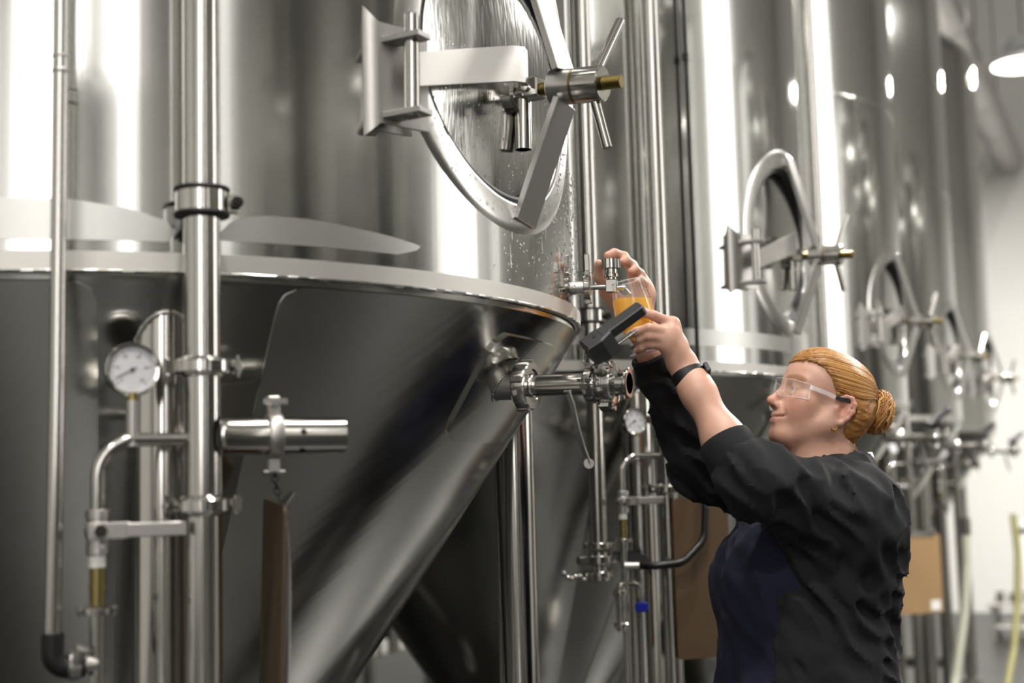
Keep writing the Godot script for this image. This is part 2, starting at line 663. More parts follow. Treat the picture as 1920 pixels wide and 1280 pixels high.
func tri_clamp(parent: Node3D, at: Vector3, axis: Vector3, r: float, wing: Vector3, m: Material = null) -> void:
	# a two-piece ferrule clamp: ring, hinge on one side, bolt and wing nut on the other
	if m == null:
		m = M.steel
	var ax := axis.normalized()
	var w := (wing - ax * wing.dot(ax)).normalized()
	var h := r * 0.34
	var g := Geo.new()
	var xf := Geo.along(at - ax * h, ax)
	g.lathe([Vector2(r * 0.96, 0), Vector2(r * 1.34, 0.0), Vector2(r * 1.42, h * 0.25), Vector2(r * 1.42, h * 1.75), Vector2(r * 1.34, h * 2), Vector2(r * 0.96, h * 2)], 28, xf)
	for s: float in [-1.0, 1.0]:
		g.bar(at + w * r * 1.3 * s, at + w * r * 1.85 * s, h * 1.9, r * 0.5, ax, 0.001)
	var ring := part(parent, "clamp", g, m)
	var t := w.cross(ax)
	g = Geo.new()
	g.cyl(at + w * r * 1.62 - t * r * 0.55, at + w * r * 1.62 + t * r * 0.6, r * 0.13, 10)
	g.cyl(at + w * r * 1.62 + t * r * 0.3, at + w * r * 1.62 + t * r * 0.62, r * 0.24, 6)
	g.bar(at + w * r * 1.62 + t * r * 0.45 - ax * r * 0.55, at + w * r * 1.62 + t * r * 0.45 + ax * r * 0.55, r * 0.24, r * 0.14, t, 0.0008)
	part(ring, "wing_nut", g, M.chrome)
	g = Geo.new()
	g.cyl(at - w * r * 1.62 - ax * h * 1.2, at - w * r * 1.62 + ax * h * 1.2, r * 0.2, 10)
	part(ring, "hinge_pin", g, M.chrome)

func make_fermenter(near: bool) -> Node3D:
	var f := thing("fermenter", "", "tank")
	var g := Geo.new()
	# shell with a round head, cut open inside the manway collar
	var prof := [Vector2(R, 2.62), Vector2(R, 4.3)]
	for k in range(1, 13):
		var a := PI / 2 * k / 12
		prof.append(Vector2(0.12 + (R - 0.12) * cos(a), 4.3 + 0.34 * sin(a)))
	g.lathe(prof, 192)
	var na := 480
	var nh := 48
	var ids := []
	for j in nh + 1:
		var y := lerpf(SEAM + 0.022, 2.62, float(j) / nh)
		var row := PackedInt32Array()
		for i in na + 1:
			var a := TAU * i / na
			row.append(g.vert(Vector3(R * sin(a), y, -R * cos(a)), Vector3(sin(a), 0, -cos(a)), Vector2(a * R, y)))
		ids.append(row)
	var outward := polar(MAN_AZ, 1.0, 0.0)
	var sideways := outward.cross(Vector3.UP)
	for j in nh:
		for i in na:
			var mid: Vector3 = (g.v[ids[j][i]] + g.v[ids[j + 1][i + 1]]) * 0.5
			if mid.dot(outward) > 0.0 and Vector2(mid.dot(sideways), mid.y - MAN_H).length() < 0.25:
				continue
			g.quad(ids[j][i], ids[j][i + 1], ids[j + 1][i + 1], ids[j + 1][i])
	var shell := part(f, "shell", g, M.tank)
	g = Geo.new()
	g.lathe([Vector2(R - 0.01, SEAM - 0.002), Vector2(R + 0.0012, SEAM), Vector2(R + 0.0012, SEAM + 0.025), Vector2(R - 0.001, SEAM + 0.026)], 192)
	part(shell, "bottom_band", g, M.matte_steel, "satin band round the bottom of the shell")
	for w in [[SEAM - 0.0005, 0.0022], [3.01, 0.003]]:
		g = Geo.new()
		var n := 360
		var ring := []
		for k in n + 1:
			var bump: float = 1.0 + 0.25 * sin(k * 2.399) + 0.2 * sin(k * 0.9)
			ring.append(bump)
		for k in n:
			var a0 := TAU * k / n
			var a1 := TAU * (k + 1) / n
			g.lathe([Vector2(R - w[1], w[0] - w[1] * ring[k]), Vector2(R + w[1] * 0.75, w[0] - w[1] * 0.5), Vector2(R + w[1] * ring[k], w[0]), Vector2(R + w[1] * 0.75, w[0] + w[1] * 0.6), Vector2(R - w[1], w[0] + w[1])], 1, Transform3D(), a0, a1, 1.2)
		part(shell, "weld_seam", g, M.weld)
	# cone
	g = Geo.new()
	var rc := R - 0.012
	var y_low := APEX + 0.075 / TAN
	g.lathe([Vector2(0.075, y_low), Vector2(rc, APEX + rc / TAN), Vector2(rc, SEAM + 0.01)], 192)
	var cone := part(f, "cone", g, M.cone)
	for az in [[141.0, 216.0], [22.0, 125.3], [231.0, 306.0], [-44.0, 12.0]]:
		g = Geo.new()
		g.sheet(az[0], az[1], 0.78, SEAM - 0.012, 0.03, 0.002, true, 48, 90)
		part(cone, "cooling_jacket", g, M.cone)
	g = Geo.new()
	g.sheet(79.0, 97.0, 1.535, 1.702, 0.03, 0.0075, true, 20, 12)
	part(cone, "nozzle_pad", g, M.cone, "rounded reinforcing pad round the nozzle")
	g = Geo.new()
	g.cyl(Vector3(0, y_low, 0), Vector3(0, 0.28, 0), 0.05, 28)
	g.tube(bend([Vector3(0, 0.3, 0), Vector3(0, 0.2, 0), Vector3(0.5, 0.2, 0)], 0.08), 0.04, 20)
	part(f, "drain_pipe", g, M.steel)
	# legs, cut to lie against the cone
	for az in [45.0, 135.0, 225.0, 315.0]:
		g = Geo.new()
		var c := polar(az, 0.838, 0.0)
		var seg := 32
		var lr := 0.042
		var base := g.v.size()
		for k in seg + 1:
			var a := TAU * k / seg
			var d := Vector3(cos(a), 0, sin(a))
			var p := c + d * lr
			g.vert(Vector3(p.x, 0.02, p.z), d, Vector2(a * lr, 0))
			g.vert(Vector3(p.x, minf(APEX + Vector2(p.x, p.z).length() / TAN + 0.004, SEAM - 0.004), p.z), d, Vector2(a * lr, 1.5))
		for k in seg:
			g.quad(base + 2 * k, base + 2 * k + 2, base + 2 * k + 3, base + 2 * k + 1)
		var leg := part(f, "leg", g, M.steel)
		g = Geo.new()
		g.cyl(Vector3(c.x, 0, c.z), Vector3(c.x, 0.02, c.z), 0.075, 24, 0.003)
		part(leg, "foot", g, M.steel)
		g = Geo.new()
		for k in 64:
			var a := TAU * k / 64
			var a2 := TAU * (k + 1) / 64
			var p := c + Vector3(cos(a), 0, sin(a)) * lr
			var q := c + Vector3(cos(a2), 0, sin(a2)) * lr
			p.y = minf(APEX + Vector2(p.x, p.z).length() / TAN, SEAM - 0.006)
			q.y = minf(APEX + Vector2(q.x, q.z).length() / TAN, SEAM - 0.006)
			g.tube([p, q], 0.004 + 0.0008 * sin(k * 2.4), 6, false)
		part(leg, "weld_bead", g, M.weld)
	build_manway(f)
	return f

func build_manway(f: Node3D) -> void:
	var bl := 0.88        # plane of the lid
	var g := Geo.new()
	# collar: a thick rim let into the shell and following its curve
	var rows := []
	for q in [[0.2235, -1.0], [0.2235, -0.012], [0.2245, -0.004], [0.228, 0.0015], [0.234, 0.0035], [0.262, 0.0035], [0.272, 0.002], [0.285, -0.003]]:
		var row := []
		for k in 97:
			var t := TAU * k / 96
			var a: float = q[0] * sin(t)
			var b: float = 0.835 if q[1] < -0.5 else sqrt(R * R - a * a) + q[1]
			row.append(man(a, b, q[0] * cos(t)))
		rows.append(row)
	smooth_grid(g, rows, man(0, 2.0, 0))
	var man_way := part(f, "manway", g, M.collar, "round collar of the manway")
	# lid: a shallow dish held from inside, with a black gasket
	g = Geo.new()
	var dish := []
	for k in 9:
		var t := float(k) / 8
		dish.append(Vector2(0.211 * (1.0 - t), bl + 0.014 * (1.0 - pow(1.0 - t, 2.0))))
	g.lathe([Vector2(0.211, bl - 0.03)] + dish, 64, man_frame(0, 0, 0.0))
	part(man_way, "lid", g, M.lid)
	g = Geo.new()
	rows = []
	for q in [[0.2234, -0.03], [0.2232, -0.0075], [0.2215, -0.0055], [0.216, -0.006], [0.2125, -0.009], [0.212, -0.03]]:
		var row := []
		for k in 97:
			var t := TAU * k / 96
			var a: float = q[0] * sin(t)
			row.append(man(a, sqrt(R * R - a * a) + q[1], q[0] * cos(t)))
		rows.append(row)
	smooth_grid(g, rows, man(0, 2.0, 0))
	part(man_way, "gasket", g, M.rubber, "black rubber gasket")
	# the screw and all that turns on it share one axis, drooping a little
	var r0 := man(-0.052, 0.895, -0.027)
	var rd := (man(-0.053, 1.085, -0.041) - r0).normalized()
	var rx := Geo.along(r0, rd, Vector3.UP)
	for s: float in [-1.0, 1.0]:
		g = Geo.new()
		var a := man(-0.026, R + 0.006, s * 0.246)
		var e := rx * Vector3(0, 0.088, 0) + Vector3(0, s * 0.026, 0)
		var dir := (e - a).normalized()
		g.bar(a - dir * 0.012, e, 0.064, 0.012, man(1, 0, 0) - man(0, 0, 0), 0.0015)
		part(man_way, "yoke_arm", g, M.brushed)
	g = Geo.new()
	g.lathe([Vector2(0.012, 0.066), Vector2(0.0275, 0.066), Vector2(0.0295, 0.068), Vector2(0.0295, 0.108), Vector2(0.012, 0.108)], 36, rx)
	part(man_way, "boss", g, M.brushed)
	g = Geo.new()
	g.lathe([Vector2(0.012, 0.108), Vector2(0.029, 0.108), Vector2(0.029, 0.111), Vector2(0.012, 0.111)], 36, rx)
	part(man_way, "washer", g, M.brass, "thin brass washer")
	g = Geo.new()
	g.lathe([Vector2(0.012, 0.111), Vector2(0.0275, 0.111), Vector2(0.0295, 0.113), Vector2(0.0295, 0.158), Vector2(0.0275, 0.16), Vector2(0.012, 0.16)], 36, rx)
	var nut := part(man_way, "handle_nut", g, M.steel)
	var hc := rx * Vector3(0, 0.137, 0)
	for e in [man(-0.137, 1.05, 0.09), man(-0.07, 1.05, -0.142)]:
		g = Geo.new()
		g.cyl(hc, e, 0.0082, 18, 0.0012)
		part(nut, "handle_bar", g, M.steel)
	# threaded rod
	g = Geo.new()
	var th := []
	var b := 0.0
	while b < 0.192:
		th.append(Vector2(0.0098, b)); th.append(Vector2(0.0112, b + 0.0013))
		b += 0.0026
	th.append(Vector2(0.0095, b)); th.append(Vector2(0, b))
	g.lathe(th, 20, rx, 0, TAU, 0.2)
	part(man_way, "threaded_rod", g, M.brass, "brass-coloured threaded rod")
	# pivot block on the lid
	g = Geo.new()
	g.lathe([Vector2(0.034, bl + 0.008), Vector2(0.034, bl + 0.022), Vector2(0.03, bl + 0.027), Vector2(0, bl + 0.027)], 32, man_frame(-0.046, 0, -0.036))
	g.box(Vector3(0.034, 0.042, 0.034), man_frame(-0.052, bl + 0.04, -0.027), 0.003)
	g.cyl(man(-0.03, bl + 0.04, -0.027), man(-0.078, bl + 0.04, -0.027), 0.008, 12, 0.001)
	part(man_way, "pivot_block", g, M.steel)
	g = Geo.new()
	g.lathe([Vector2(0.01, 0.004), Vector2(0.022, 0.004), Vector2(0.022, 0.02), Vector2(0.01, 0.02)], 6, rx)
	part(man_way, "hexagon_nut", g, M.steel)
	g = Geo.new()
	g.pipe(man(-0.051, 0.905, -0.04), man(-0.049, 0.905, -0.128), 0.0142, 0.0022)
	part(man_way, "drip_tube", g, M.steel, "short open tube hanging from the block")
	# hinge: bent plate standing on the shell, two bars, pin and strap
	g = Geo.new()
	ribbon(g, [man(0.328, 0.848, 0.025), man(0.325, 0.877, -0.008), man(0.236, 0.902, -0.007)], [man(0.329, 0.848, -0.177), man(0.324, 0.877, -0.158), man(0.238, 0.902, -0.157)], 0.005)
	part(man_way, "hinge_plate", g, M.satin)
	for c in [-0.034, -0.146]:
		g = Geo.new()
		g.bar(man(0.306, 0.878, c), man(0.306, 0.945, c), 0.034, 0.009, man(1, 0, 0) - man(0, 0, 0), 0.001)
		part(man_way, "hinge_bar", g, M.brushed)
	g = Geo.new()
	g.cyl(man(0.304, 0.921, 0.0), man(0.307, 0.921, -0.152), 0.0115, 20, 0.001)
	part(man_way, "hinge_pin", g, M.steel)
	g = Geo.new()
	var top := [man(0.306, 0.925, -0.058), man(0.28, 0.931, -0.05), man(0.03, 0.933, 0.024), man(-0.008, 0.932, 0.032), man(-0.028, 0.926, 0.032), man(-0.036, 0.908, 0.03), man(-0.038, 0.876, 0.028)]
	var bot := [man(0.308, 0.925, -0.108), man(0.28, 0.931, -0.101), man(0.03, 0.933, -0.035), man(-0.008, 0.932, -0.028), man(-0.028, 0.926, -0.026), man(-0.036, 0.908, -0.026), man(-0.038, 0.876, -0.028)]
	ribbon(g, top, bot, 0.006)
	part(man_way, "hinge_strap", g, M.satin)

# a skin over rows of points, with normals averaged from the neighbours and turned to face a point
func smooth_grid(g: Geo, rows: Array, towards: Vector3) -> void:
	var ids := []
	var m := rows.size()
	var n: int = rows[0].size()
	for j in m:
		var row := PackedInt32Array()
		for i in n:
			var i0 := i - 1 if i > 0 else n - 2
			var i1 := i + 1 if i < n - 1 else 1
			var du: Vector3 = rows[j][i1] - rows[j][i0]
			var dv: Vector3 = rows[mini(j + 1, m - 1)][i] - rows[maxi(j - 1, 0)][i]
			var nn := du.cross(dv).normalized()
			row.append(g.vert(rows[j][i], nn, Vector2(i * 0.02, j * 0.02)))
		ids.append(row)
	# one sign for the whole skin
	var sum := 0.0
	for i in n:
		sum += g.n[ids[m - 2][i]].dot(towards - g.v[ids[m - 2][i]])
	if sum < 0.0:
		for row in ids:
			for k in row:
				g.n[k] = -g.n[k]
	for j in m - 1:
		for i in n - 1:
			g.quad(ids[j][i], ids[j][i + 1], ids[j + 1][i + 1], ids[j + 1][i])

# a bent flat strip between two edge lines, with thickness
func ribbon(g: Geo, top: Array, bot: Array, th: float) -> void:
	var m := top.size()
	var nn := []
	for i in m:
		var t: Vector3 = (top[mini(i + 1, m - 1)] - top[maxi(i - 1, 0)]).normalized()
		nn.append((top[i] - bot[i]).normalized().cross(t).normalized())
	for sd: float in [1.0, -1.0]:
		var ids := []
		for i in m:
			var o: Vector3 = nn[i] * th * 0.5 * sd
			ids.append([g.vert(top[i] + o, nn[i] * sd, Vector2(i, 0)), g.vert(bot[i] + o, nn[i] * sd, Vector2(i, 1))])
		for i in m - 1:
			g.quad(ids[i][0], ids[i + 1][0], ids[i + 1][1], ids[i][1])
	for i in m - 1:
		for e in [[top, 1.0], [bot, -1.0]]:
			var l: Array = e[0]
			var o0: Vector3 = nn[i] * th * 0.5
			var o1: Vector3 = nn[i + 1] * th * 0.5
			g.face([l[i] + o0, l[i + 1] + o1, l[i + 1] - o1, l[i] - o0], (top[i] - bot[i]) * e[1])
	for i in [0, m - 1]:
		var o: Vector3 = nn[i] * th * 0.5
		g.face([top[i] + o, bot[i] + o, bot[i] - o, top[i] - o], (top[i] - top[1 if i == 0 else m - 2]))

func build_fermenters() -> void:
	var labels := ["steel fermenter wet with drops round its manway, joined to the sample tap",
		"second steel fermenter along the row, behind the person's raised arms",
		"third steel fermenter along the row, with a horizontal weld above its manway",
		"fourth steel fermenter along the row, beyond the person's head",
		"last steel fermenter of the row, next to the white wall"]
	var f := make_fermenter(true)
	f.set_meta("label", labels[0])
	f.set_meta("group", "fermenters in the row")
	for k in range(1, 5):
		var o := copy_of(f, "fermenter", labels[k], Vector3(0, 0, -PITCH * k), "fermenters in the row")
		if k == 1:
			var band := Geo.new()
			band.sheet(152.0, 98.0, 1.818, 1.862, 0.012, 0.0007, false, 60, 16)
			part(o, "matte_patch", band, M.film, "pale matte band above the bottom band")
	add_drops(f)

# beads and runs of water on the first fermenter, too small to count
func add_drops(f: Node3D) -> void:
	var rng := RandomNumberGenerator.new()
	rng.seed = 11
	var g := Geo.new()
	var outward := polar(MAN_AZ, 1.0, 0.0)
	var side := outward.cross(Vector3.UP)
	for k in 620:
		# on the shell below the manway
		var az := rng.randf_range(71.0, 101.0)
		var y := 1.765 + 0.26 * pow(rng.randf(), 0.8)
		var p := polar(az, R, y)
		if Vector2(p.dot(side), y - MAN_H).length() < 0.275:
			continue
		var r := rng.randf_range(0.001, 0.0026)
		if rng.randf() < 0.12:
			r *= 1.6
		var xf := Geo.along(p, p * Vector3(1, 0, 1), Vector3.UP)
		g.ball(p, Vector3(r, r * 0.55, r * rng.randf_range(1.0, 1.5)), 8, 5, xf.basis)
		if rng.randf() < 0.06:
			g.tube([p, p + Vector3(0, rng.randf_range(0.02, 0.06), 0)], [r * 0.8, r * 0.2], 6, false, 0.6)
	for k in 420:
		# on the collar and the lower half of the lid
		var a := rng.randf_range(-PI * 0.55, PI * 0.55)
		var on_lid := rng.randf() < 0.55
		var rad := rng.randf_range(0.06, 0.205) if on_lid else rng.randf_range(0.232, 0.262)
		var q := Vector2(sin(a), -cos(a)) * rad
		var dep := 0.88 + 0.014 * (1.0 - pow(rad / 0.211, 2.0)) if on_lid else sqrt(R * R - q.x * q.x) + 0.0035
		var p := man(q.x, dep, q.y)
		var r := rng.randf_range(0.0008, 0.002)
		var xf := Geo.along(p, outward, Vector3.UP)
		g.ball(p, Vector3(r, r * 0.5, r * 1.2), 8, 5, xf.basis)
	var o := part(f, "water_drops", g, M.water, "beads of water")
	o.set_meta("kind", "stuff")
	var film := Geo.new()
	film.sheet(160.0, 134.6, 1.79, 1.8485, 0.0, 0.0007, false, 40, 12, [[0.0, 0.0, 0.97], [0.25, 0.0, 1.0], [0.5, 0.0, 0.96], [0.75, 0.0, 0.84], [0.92, 0.0, 0.66], [1.0, 0.0, 0.42]])
	part(f, "matte_patch", film, M.film, "pale matte patch above the bottom band")
	film = Geo.new()
	film.sheet(131.0, 110.8, 1.795, 1.833, 0.0, 0.0007, false, 40, 12, [[0.0, 0.0, 0.86], [0.25, 0.0, 0.97], [0.45, 0.02, 1.0], [0.7, 0.05, 0.8], [0.9, 0.12, 0.55], [1.0, 0.2, 0.4]])
	part(f, "matte_patch", film, M.film, "pale matte patch above the bottom band")

# the row across the aisle, seen only as reflections
func build_far_row() -> void:
	var proto: Node3D
	var zs := [-7.6, -5.7, -1.2, 0.45, 2.07, 4.45, 7.4, 15.3]  # last two tanks are added, unseen, to grey bright stretches in the reflections
	for i in zs.size():
		var at := Vector3(5.7, 0, zs[i])
		if i == 0:
			proto = thing("storage_tank", "steel tank standing across the aisle from the fermenters", "tank", at, "tanks across the aisle")
			var g := Geo.new()
			var prof := [Vector2(0.12, 0.5), Vector2(0.8, 1.5), Vector2(0.8, 4.2)]
			for k in range(1, 9):
				var a := PI / 2 * k / 8
				prof.append(Vector2(0.1 + 0.7 * cos(a), 4.2 + 0.3 * sin(a)))
			g.lathe(prof, 64)
			part(proto, "shell", g, M.tank)
			for az in [45.0, 135.0, 225.0, 315.0]:
				g = Geo.new()
				var c := polar(az, 0.72, 0)
				g.cyl(c, c + Vector3(0, 1.4, 0), 0.042, 16)
				part(proto, "leg", g, M.steel)
			for s in [[0.35, -0.85, 0.03], [-0.15, -0.88, 0.02], [0.1, -0.9, 0.012], [-0.42, -0.82, 0.026], [0.55, -0.75, 0.015], [-0.62, -0.7, 0.035]]:
				g = Geo.new()
				g.cyl(Vector3(s[1], 0.6, s[0]), Vector3(s[1], 4.4, s[0]), s[2], 16)
				part(proto, "riser_pipe", g, M.steel)
		else:
			copy_of(proto, "storage_tank", "steel tank standing across the aisle from the fermenters", at, "tanks across the aisle")
	# a second row behind the fermenters
	for k in 6:
		var o := copy_of(proto, "storage_tank", "steel tank in the row behind the fermenters", Vector3(-2.75, 0, 1.6 - 1.95 * k), "tanks behind the fermenters")
		o.rotation.y = PI

# ---------------------------------------------------------------- pipework on the fermenters
const PIPE_N := Vector3(0.72897, 0, 0.68455)     # outwards, at the riser
const PIPE_T := Vector3(0.68455, 0, -0.72897)    # along the tank face

func pp(s: float, h: float, o := 0.0) -> Vector3:
	return PIPE_N * (0.974 + o) + PIPE_T * s + Vector3(0, h, 0)

# a cushioned pipe hanger: steel band, black rubber lips and a bolt
func hanger(parent: Node3D, at: Vector3, r: float, side: Vector3) -> void:
	var g := Geo.new()
	g.lathe([Vector2(r * 1.05, -0.014), Vector2(r * 1.42, -0.014), Vector2(r * 1.42, 0.014), Vector2(r * 1.05, 0.014)], 36, Transform3D(Basis(), at))
	for s: float in [-1.0, 1.0]:
		var t := side.cross(Vector3.UP).normalized()
		g.bar(at + side * r * 1.35 + t * 0.006 * s, at + side * r * 2.15 + t * 0.006 * s, 0.024, 0.003, Vector3.UP, 0.0006)
	var h := part(parent, "pipe_hanger", g, M.steel)
	for s: float in [-1.0, 1.0]:
		g = Geo.new()
		var y: float = s * 0.0165
		g.lathe([Vector2(r * 1.01, y - 0.0028), Vector2(r * 1.5, y - 0.0028), Vector2(r * 1.55, y), Vector2(r * 1.5, y + 0.0028), Vector2(r * 1.01, y + 0.0028)], 36, Transform3D(Basis(), at))
		part(h, "rubber_lip", g, M.rubber, "black rubber lip")
	g = Geo.new()
	var t2 := side.cross(Vector3.UP).normalized()
	g.cyl(at + side * r * 1.85 - t2 * 0.018, at + side * r * 1.85 + t2 * 0.02, 0.004, 10)
	g.cyl(at + side * r * 1.85 + t2 * 0.009, at + side * r * 1.85 + t2 * 0.017, 0.0085, 6)
	part(h, "bolt", g, M.dark_cast)

func gauge(parent: Node3D, at: Vector3, face: Vector3, r: float) -> void:
	var xf := Geo.along(at, face, Vector3.UP)
	var g := Geo.new()
	g.lathe([Vector2(0, -r * 0.42), Vector2(r * 0.88, -r * 0.42), Vector2(r * 0.94, -r * 0.36), Vector2(r * 0.94, -r * 0.02), Vector2(r, 0.0), Vector2(r, r * 0.13), Vector2(r * 0.95, r * 0.19), Vector2(r * 0.86, r * 0.15), Vector2(r * 0.85, r * 0.02)], 48, xf)
	var body := part(parent, "pressure_gauge", g, M.chrome, "round steel pressure gauge")
	g = Geo.new()
	g.lathe([Vector2(r * 0.87, r * 0.02), Vector2(0, r * 0.02)], 48, xf)
	part(body, "dial", g, M.dial, "white dial")
	# scale marks and figures, printed black
	var ex := xf.basis.x
	var ez := xf.basis.z
	if ez.dot(Vector3.UP) > 0.0:
		ez = -ez
	var vu := -ez
	var vr := vu.cross(face.normalized())
	g = Geo.new()
	for k in 26:
		var a := deg_to_rad(-135.0 + 270.0 * k / 25.0)
		var d := vu * cos(a) + vr * sin(a)
		var big := k % 5 == 0
		g.bar(at + face.normalized() * r * 0.026 + d * r * (0.66 if big else 0.7), at + face.normalized() * r * 0.026 + d * r * 0.77, r * (0.035 if big else 0.018), r * 0.008, d.cross(face))
	part(body, "scale_marks", g, M.ink)
	for k in 6:
		var a := deg_to_rad(-135.0 + 54.0 * k)
		var d := vu * cos(a) + vr * sin(a)
		var tm := TextMesh.new()
		tm.text = str(k * 10)
		tm.font_size = 16
		tm.pixel_size = r * 0.0095
		tm.depth = r * 0.006
		tm.material = M.ink
		var o := MeshInstance3D.new()
		o.name = "dial_figure"
		o.mesh = tm
		body.add_child(o, true)
		o.transform = Transform3D(Basis(vr, vu, vr.cross(vu)), at + face.normalized() * r * 0.028 + d * r * 0.54)
	g = Geo.new()
	var na := deg_to_rad(-118.0)
	var nd := vu * cos(na) + vr * sin(na)
	var lift := face.normalized() * r * 0.06
	g.bar(at + lift - nd * r * 0.2, at + lift + nd * r * 0.68, r * 0.04, r * 0.012, nd.cross(face))
	g.cyl(at + face.normalized() * r * 0.02, at + face.normalized() * r * 0.09, r * 0.075, 14)
	part(body, "needle", g, M.ink, "black needle")
	g = Geo.new()
	g.lathe([Vector2(r * 0.87, r * 0.13), Vector2(0, r * 0.13)], 40, xf)
	part(body, "glass_cover", g, M.glass)

func ball_valve(parent: Node3D, at: Vector3, lever_dir: Vector3, out: Vector3, s := 1.0) -> void:
	var g := Geo.new()
	g.cyl(at - Vector3(0, 0.022, 0) * s, at + Vector3(0, 0.02, 0) * s, 0.0135 * s, 8, 0.002)
	g.cyl(at + Vector3(0, 0.014, 0) * s, at + Vector3(0, 0.026, 0) * s, 0.0155 * s, 6, 0.001)
	g.cyl(at - Vector3(0, 0.03, 0) * s, at - Vector3(0, 0.018, 0) * s, 0.0145 * s, 6, 0.001)
	g.ball(at, Vector3.ONE * 0.017 * s)
	var v := part(parent, "ball_valve", g, M.satin)
	g = Geo.new()
	g.cyl(at, at + out * 0.026 * s, 0.007 * s, 12)
	g.cyl(at + out * 0.022 * s, at + out * 0.03 * s, 0.0085 * s, 6)
	part(v, "stem", g, M.chrome)
	g = Geo.new()
	var a := at + out * 0.022 * s - lever_dir * 0.014 * s
	g.bar(a, a + lever_dir * 0.05 * s, 0.02 * s, 0.0025 * s, Vector3.UP, 0.0005)
	g.bar(a + lever_dir * 0.045 * s + out * 0.003 * s, a + lever_dir * 0.118 * s + out * 0.003 * s, 0.0175 * s, 0.006 * s, Vector3.UP, 0.0012)
	part(v, "lever", g, M.satin)

func make_riser() -> Node3D:
	var t := thing("cleaning_pipe", "", "pipe")
	var g := Geo.new()
	var pr := 0.0237
	g.cyl(pp(0, 0.35), pp(0, 1.428), pr, 36)
	g.cyl(pp(0, 1.45), pp(0, 1.606), pr, 36)
	g.cyl(pp(0, 1.627), pp(0, 4.2), pr, 36)
	# tee branch with a soft fillet
	g.lathe([Vector2(pr + 0.006, 0.018), Vector2(pr + 0.002, 0.023), Vector2(pr, 0.03), Vector2(pr, 0.0845)], 36, Geo.along(pp(0, 1.5275), PIPE_T))
	part(t, "pipe", g, M.steel)
	for y in [1.617, 1.439]:
		g = Geo.new()
		g.cyl(pp(0, y - 0.013), pp(0, y + 0.013), pr * 1.2, 36, 0.003)
		part(t, "ferrule", g, M.steel)
	tri_clamp(t, pp(0, 1.617), Vector3.UP, pr * 1.13, PIPE_T)
	tri_clamp(t, pp(0, 1.439), Vector3.UP, pr * 1.13, -PIPE_T)
	hanger(t, pp(0, 1.833), pr, PIPE_T)
	g = Geo.new()
	g.bar(pp(-0.02, 1.815, -0.02), pp(-0.02, 1.815, -0.065), 0.03, 0.006, Vector3.UP, 0.001)
	part(t, "hanger_bracket", g, M.dark_cast)
	# perforated end cap on the branch, held by a clamp
	g = Geo.new()
	var holes := [[0.128, 0.55], [0.128, -0.38], [0.128, 2.6]]
	perforated(g, pp(0.098, 1.5275), pp(0.186, 1.5275), pr, 0.0022, [[0.33, 0.95], [0.33, -0.15], [0.33, 2.2], [0.33, 3.4]])
	part(t, "vent_cap", g, M.steel, "open steel tube end with drilled holes")
	g = Geo.new()
	g.cyl(pp(0.083, 1.5275), pp(0.1, 1.5275), pr * 1.12, 36, 0.002)
	part(t, "ferrule", g, M.steel)
	var cl := Node3D.new()
	g = Geo.new()
	var cx := pp(0.0925, 1.5275)
	g.lathe([Vector2(pr * 1.05, -0.0085), Vector2(pr * 1.25, -0.0085), Vector2(pr * 1.3, -0.006), Vector2(pr * 1.3, 0.006), Vector2(pr * 1.25, 0.0085), Vector2(pr * 1.05, 0.0085)], 36, Geo.along(cx, PIPE_T))
	g.bar(cx + Vector3(0, pr * 1.2, 0), cx + Vector3(0, 0.052, 0), 0.016, 0.012, PIPE_T, 0.0015)
	g.bar(cx - Vector3(0, pr * 1.2, 0), cx - Vector3(0, 0.048, 0), 0.015, 0.01, PIPE_T, 0.0015)
	var band := part(t, "clamp", g, M.satin)
	cl.free()
	g = Geo.new()
	g.cyl(cx + Vector3(0, 0.043, 0) - PIPE_N * 0.014, cx + Vector3(0, 0.043, 0) + PIPE_N * 0.018, 0.004, 10)
	g.bar(cx + Vector3(0, 0.044, 0) + PIPE_N * 0.014 - PIPE_T * 0.016, cx + Vector3(0, 0.044, 0) + PIPE_N * 0.014 + PIPE_T * 0.016, 0.008, 0.004, Vector3.UP, 0.001)
	g.cyl(cx - Vector3(0, 0.047, 0) - PIPE_T * 0.014, cx - Vector3(0, 0.047, 0) + PIPE_T * 0.014, 0.0035, 10)
	part(band, "wing_nut", g, M.chrome)
	# gauge line
	g = Geo.new()
	g.tube(bend([pp(-0.02, 1.5245), pp(-0.1305, 1.5245), pp(-0.1305, 1.43)], 0.075, 14), 0.0087, 16)
	part(t, "gauge_line", g, M.steel)
	g = Geo.new()
	g.cyl(pp(-0.088, 1.516), pp(-0.088, 1.566), 0.0085, 16)
	g.cyl(pp(-0.088, 1.562), pp(-0.088, 1.574), 0.0095, 6)
	part(t, "gauge_stem", g, M.satin)
	g = Geo.new()
	g.cyl(pp(-0.088, 1.574), pp(-0.088, 1.584), 0.008, 10)
	part(t, "gauge_adapter", g, M.brass, "brass adapter under the gauge")
	gauge(t, pp(-0.089, 1.613), (PIPE_N + PIPE_T * 0.12).normalized(), 0.0345)
	ball_valve(t, pp(-0.13, 1.412), PIPE_T, PIPE_N)
	g = Geo.new()
	g.cyl(pp(-0.1305, 1.367), pp(-0.1305, 1.383), 0.0105, 18)
	part(t, "plastic_collar", g, M.white_plastic, "white plastic collar")
	g = Geo.new()
	g.cyl(pp(-0.1305, 1.32), pp(-0.1305, 1.369), 0.0095, 18)
	g.cyl(pp(-0.1305, 1.34), pp(-0.1305, 1.344), 0.0108, 18)
	part(t, "brass_nipple", g, M.brass, "brass nipple")
	tri_clamp(t, pp(-0.1305, 1.314), Vector3.UP, 0.013, PIPE_T * -1.0)
	g = Geo.new()
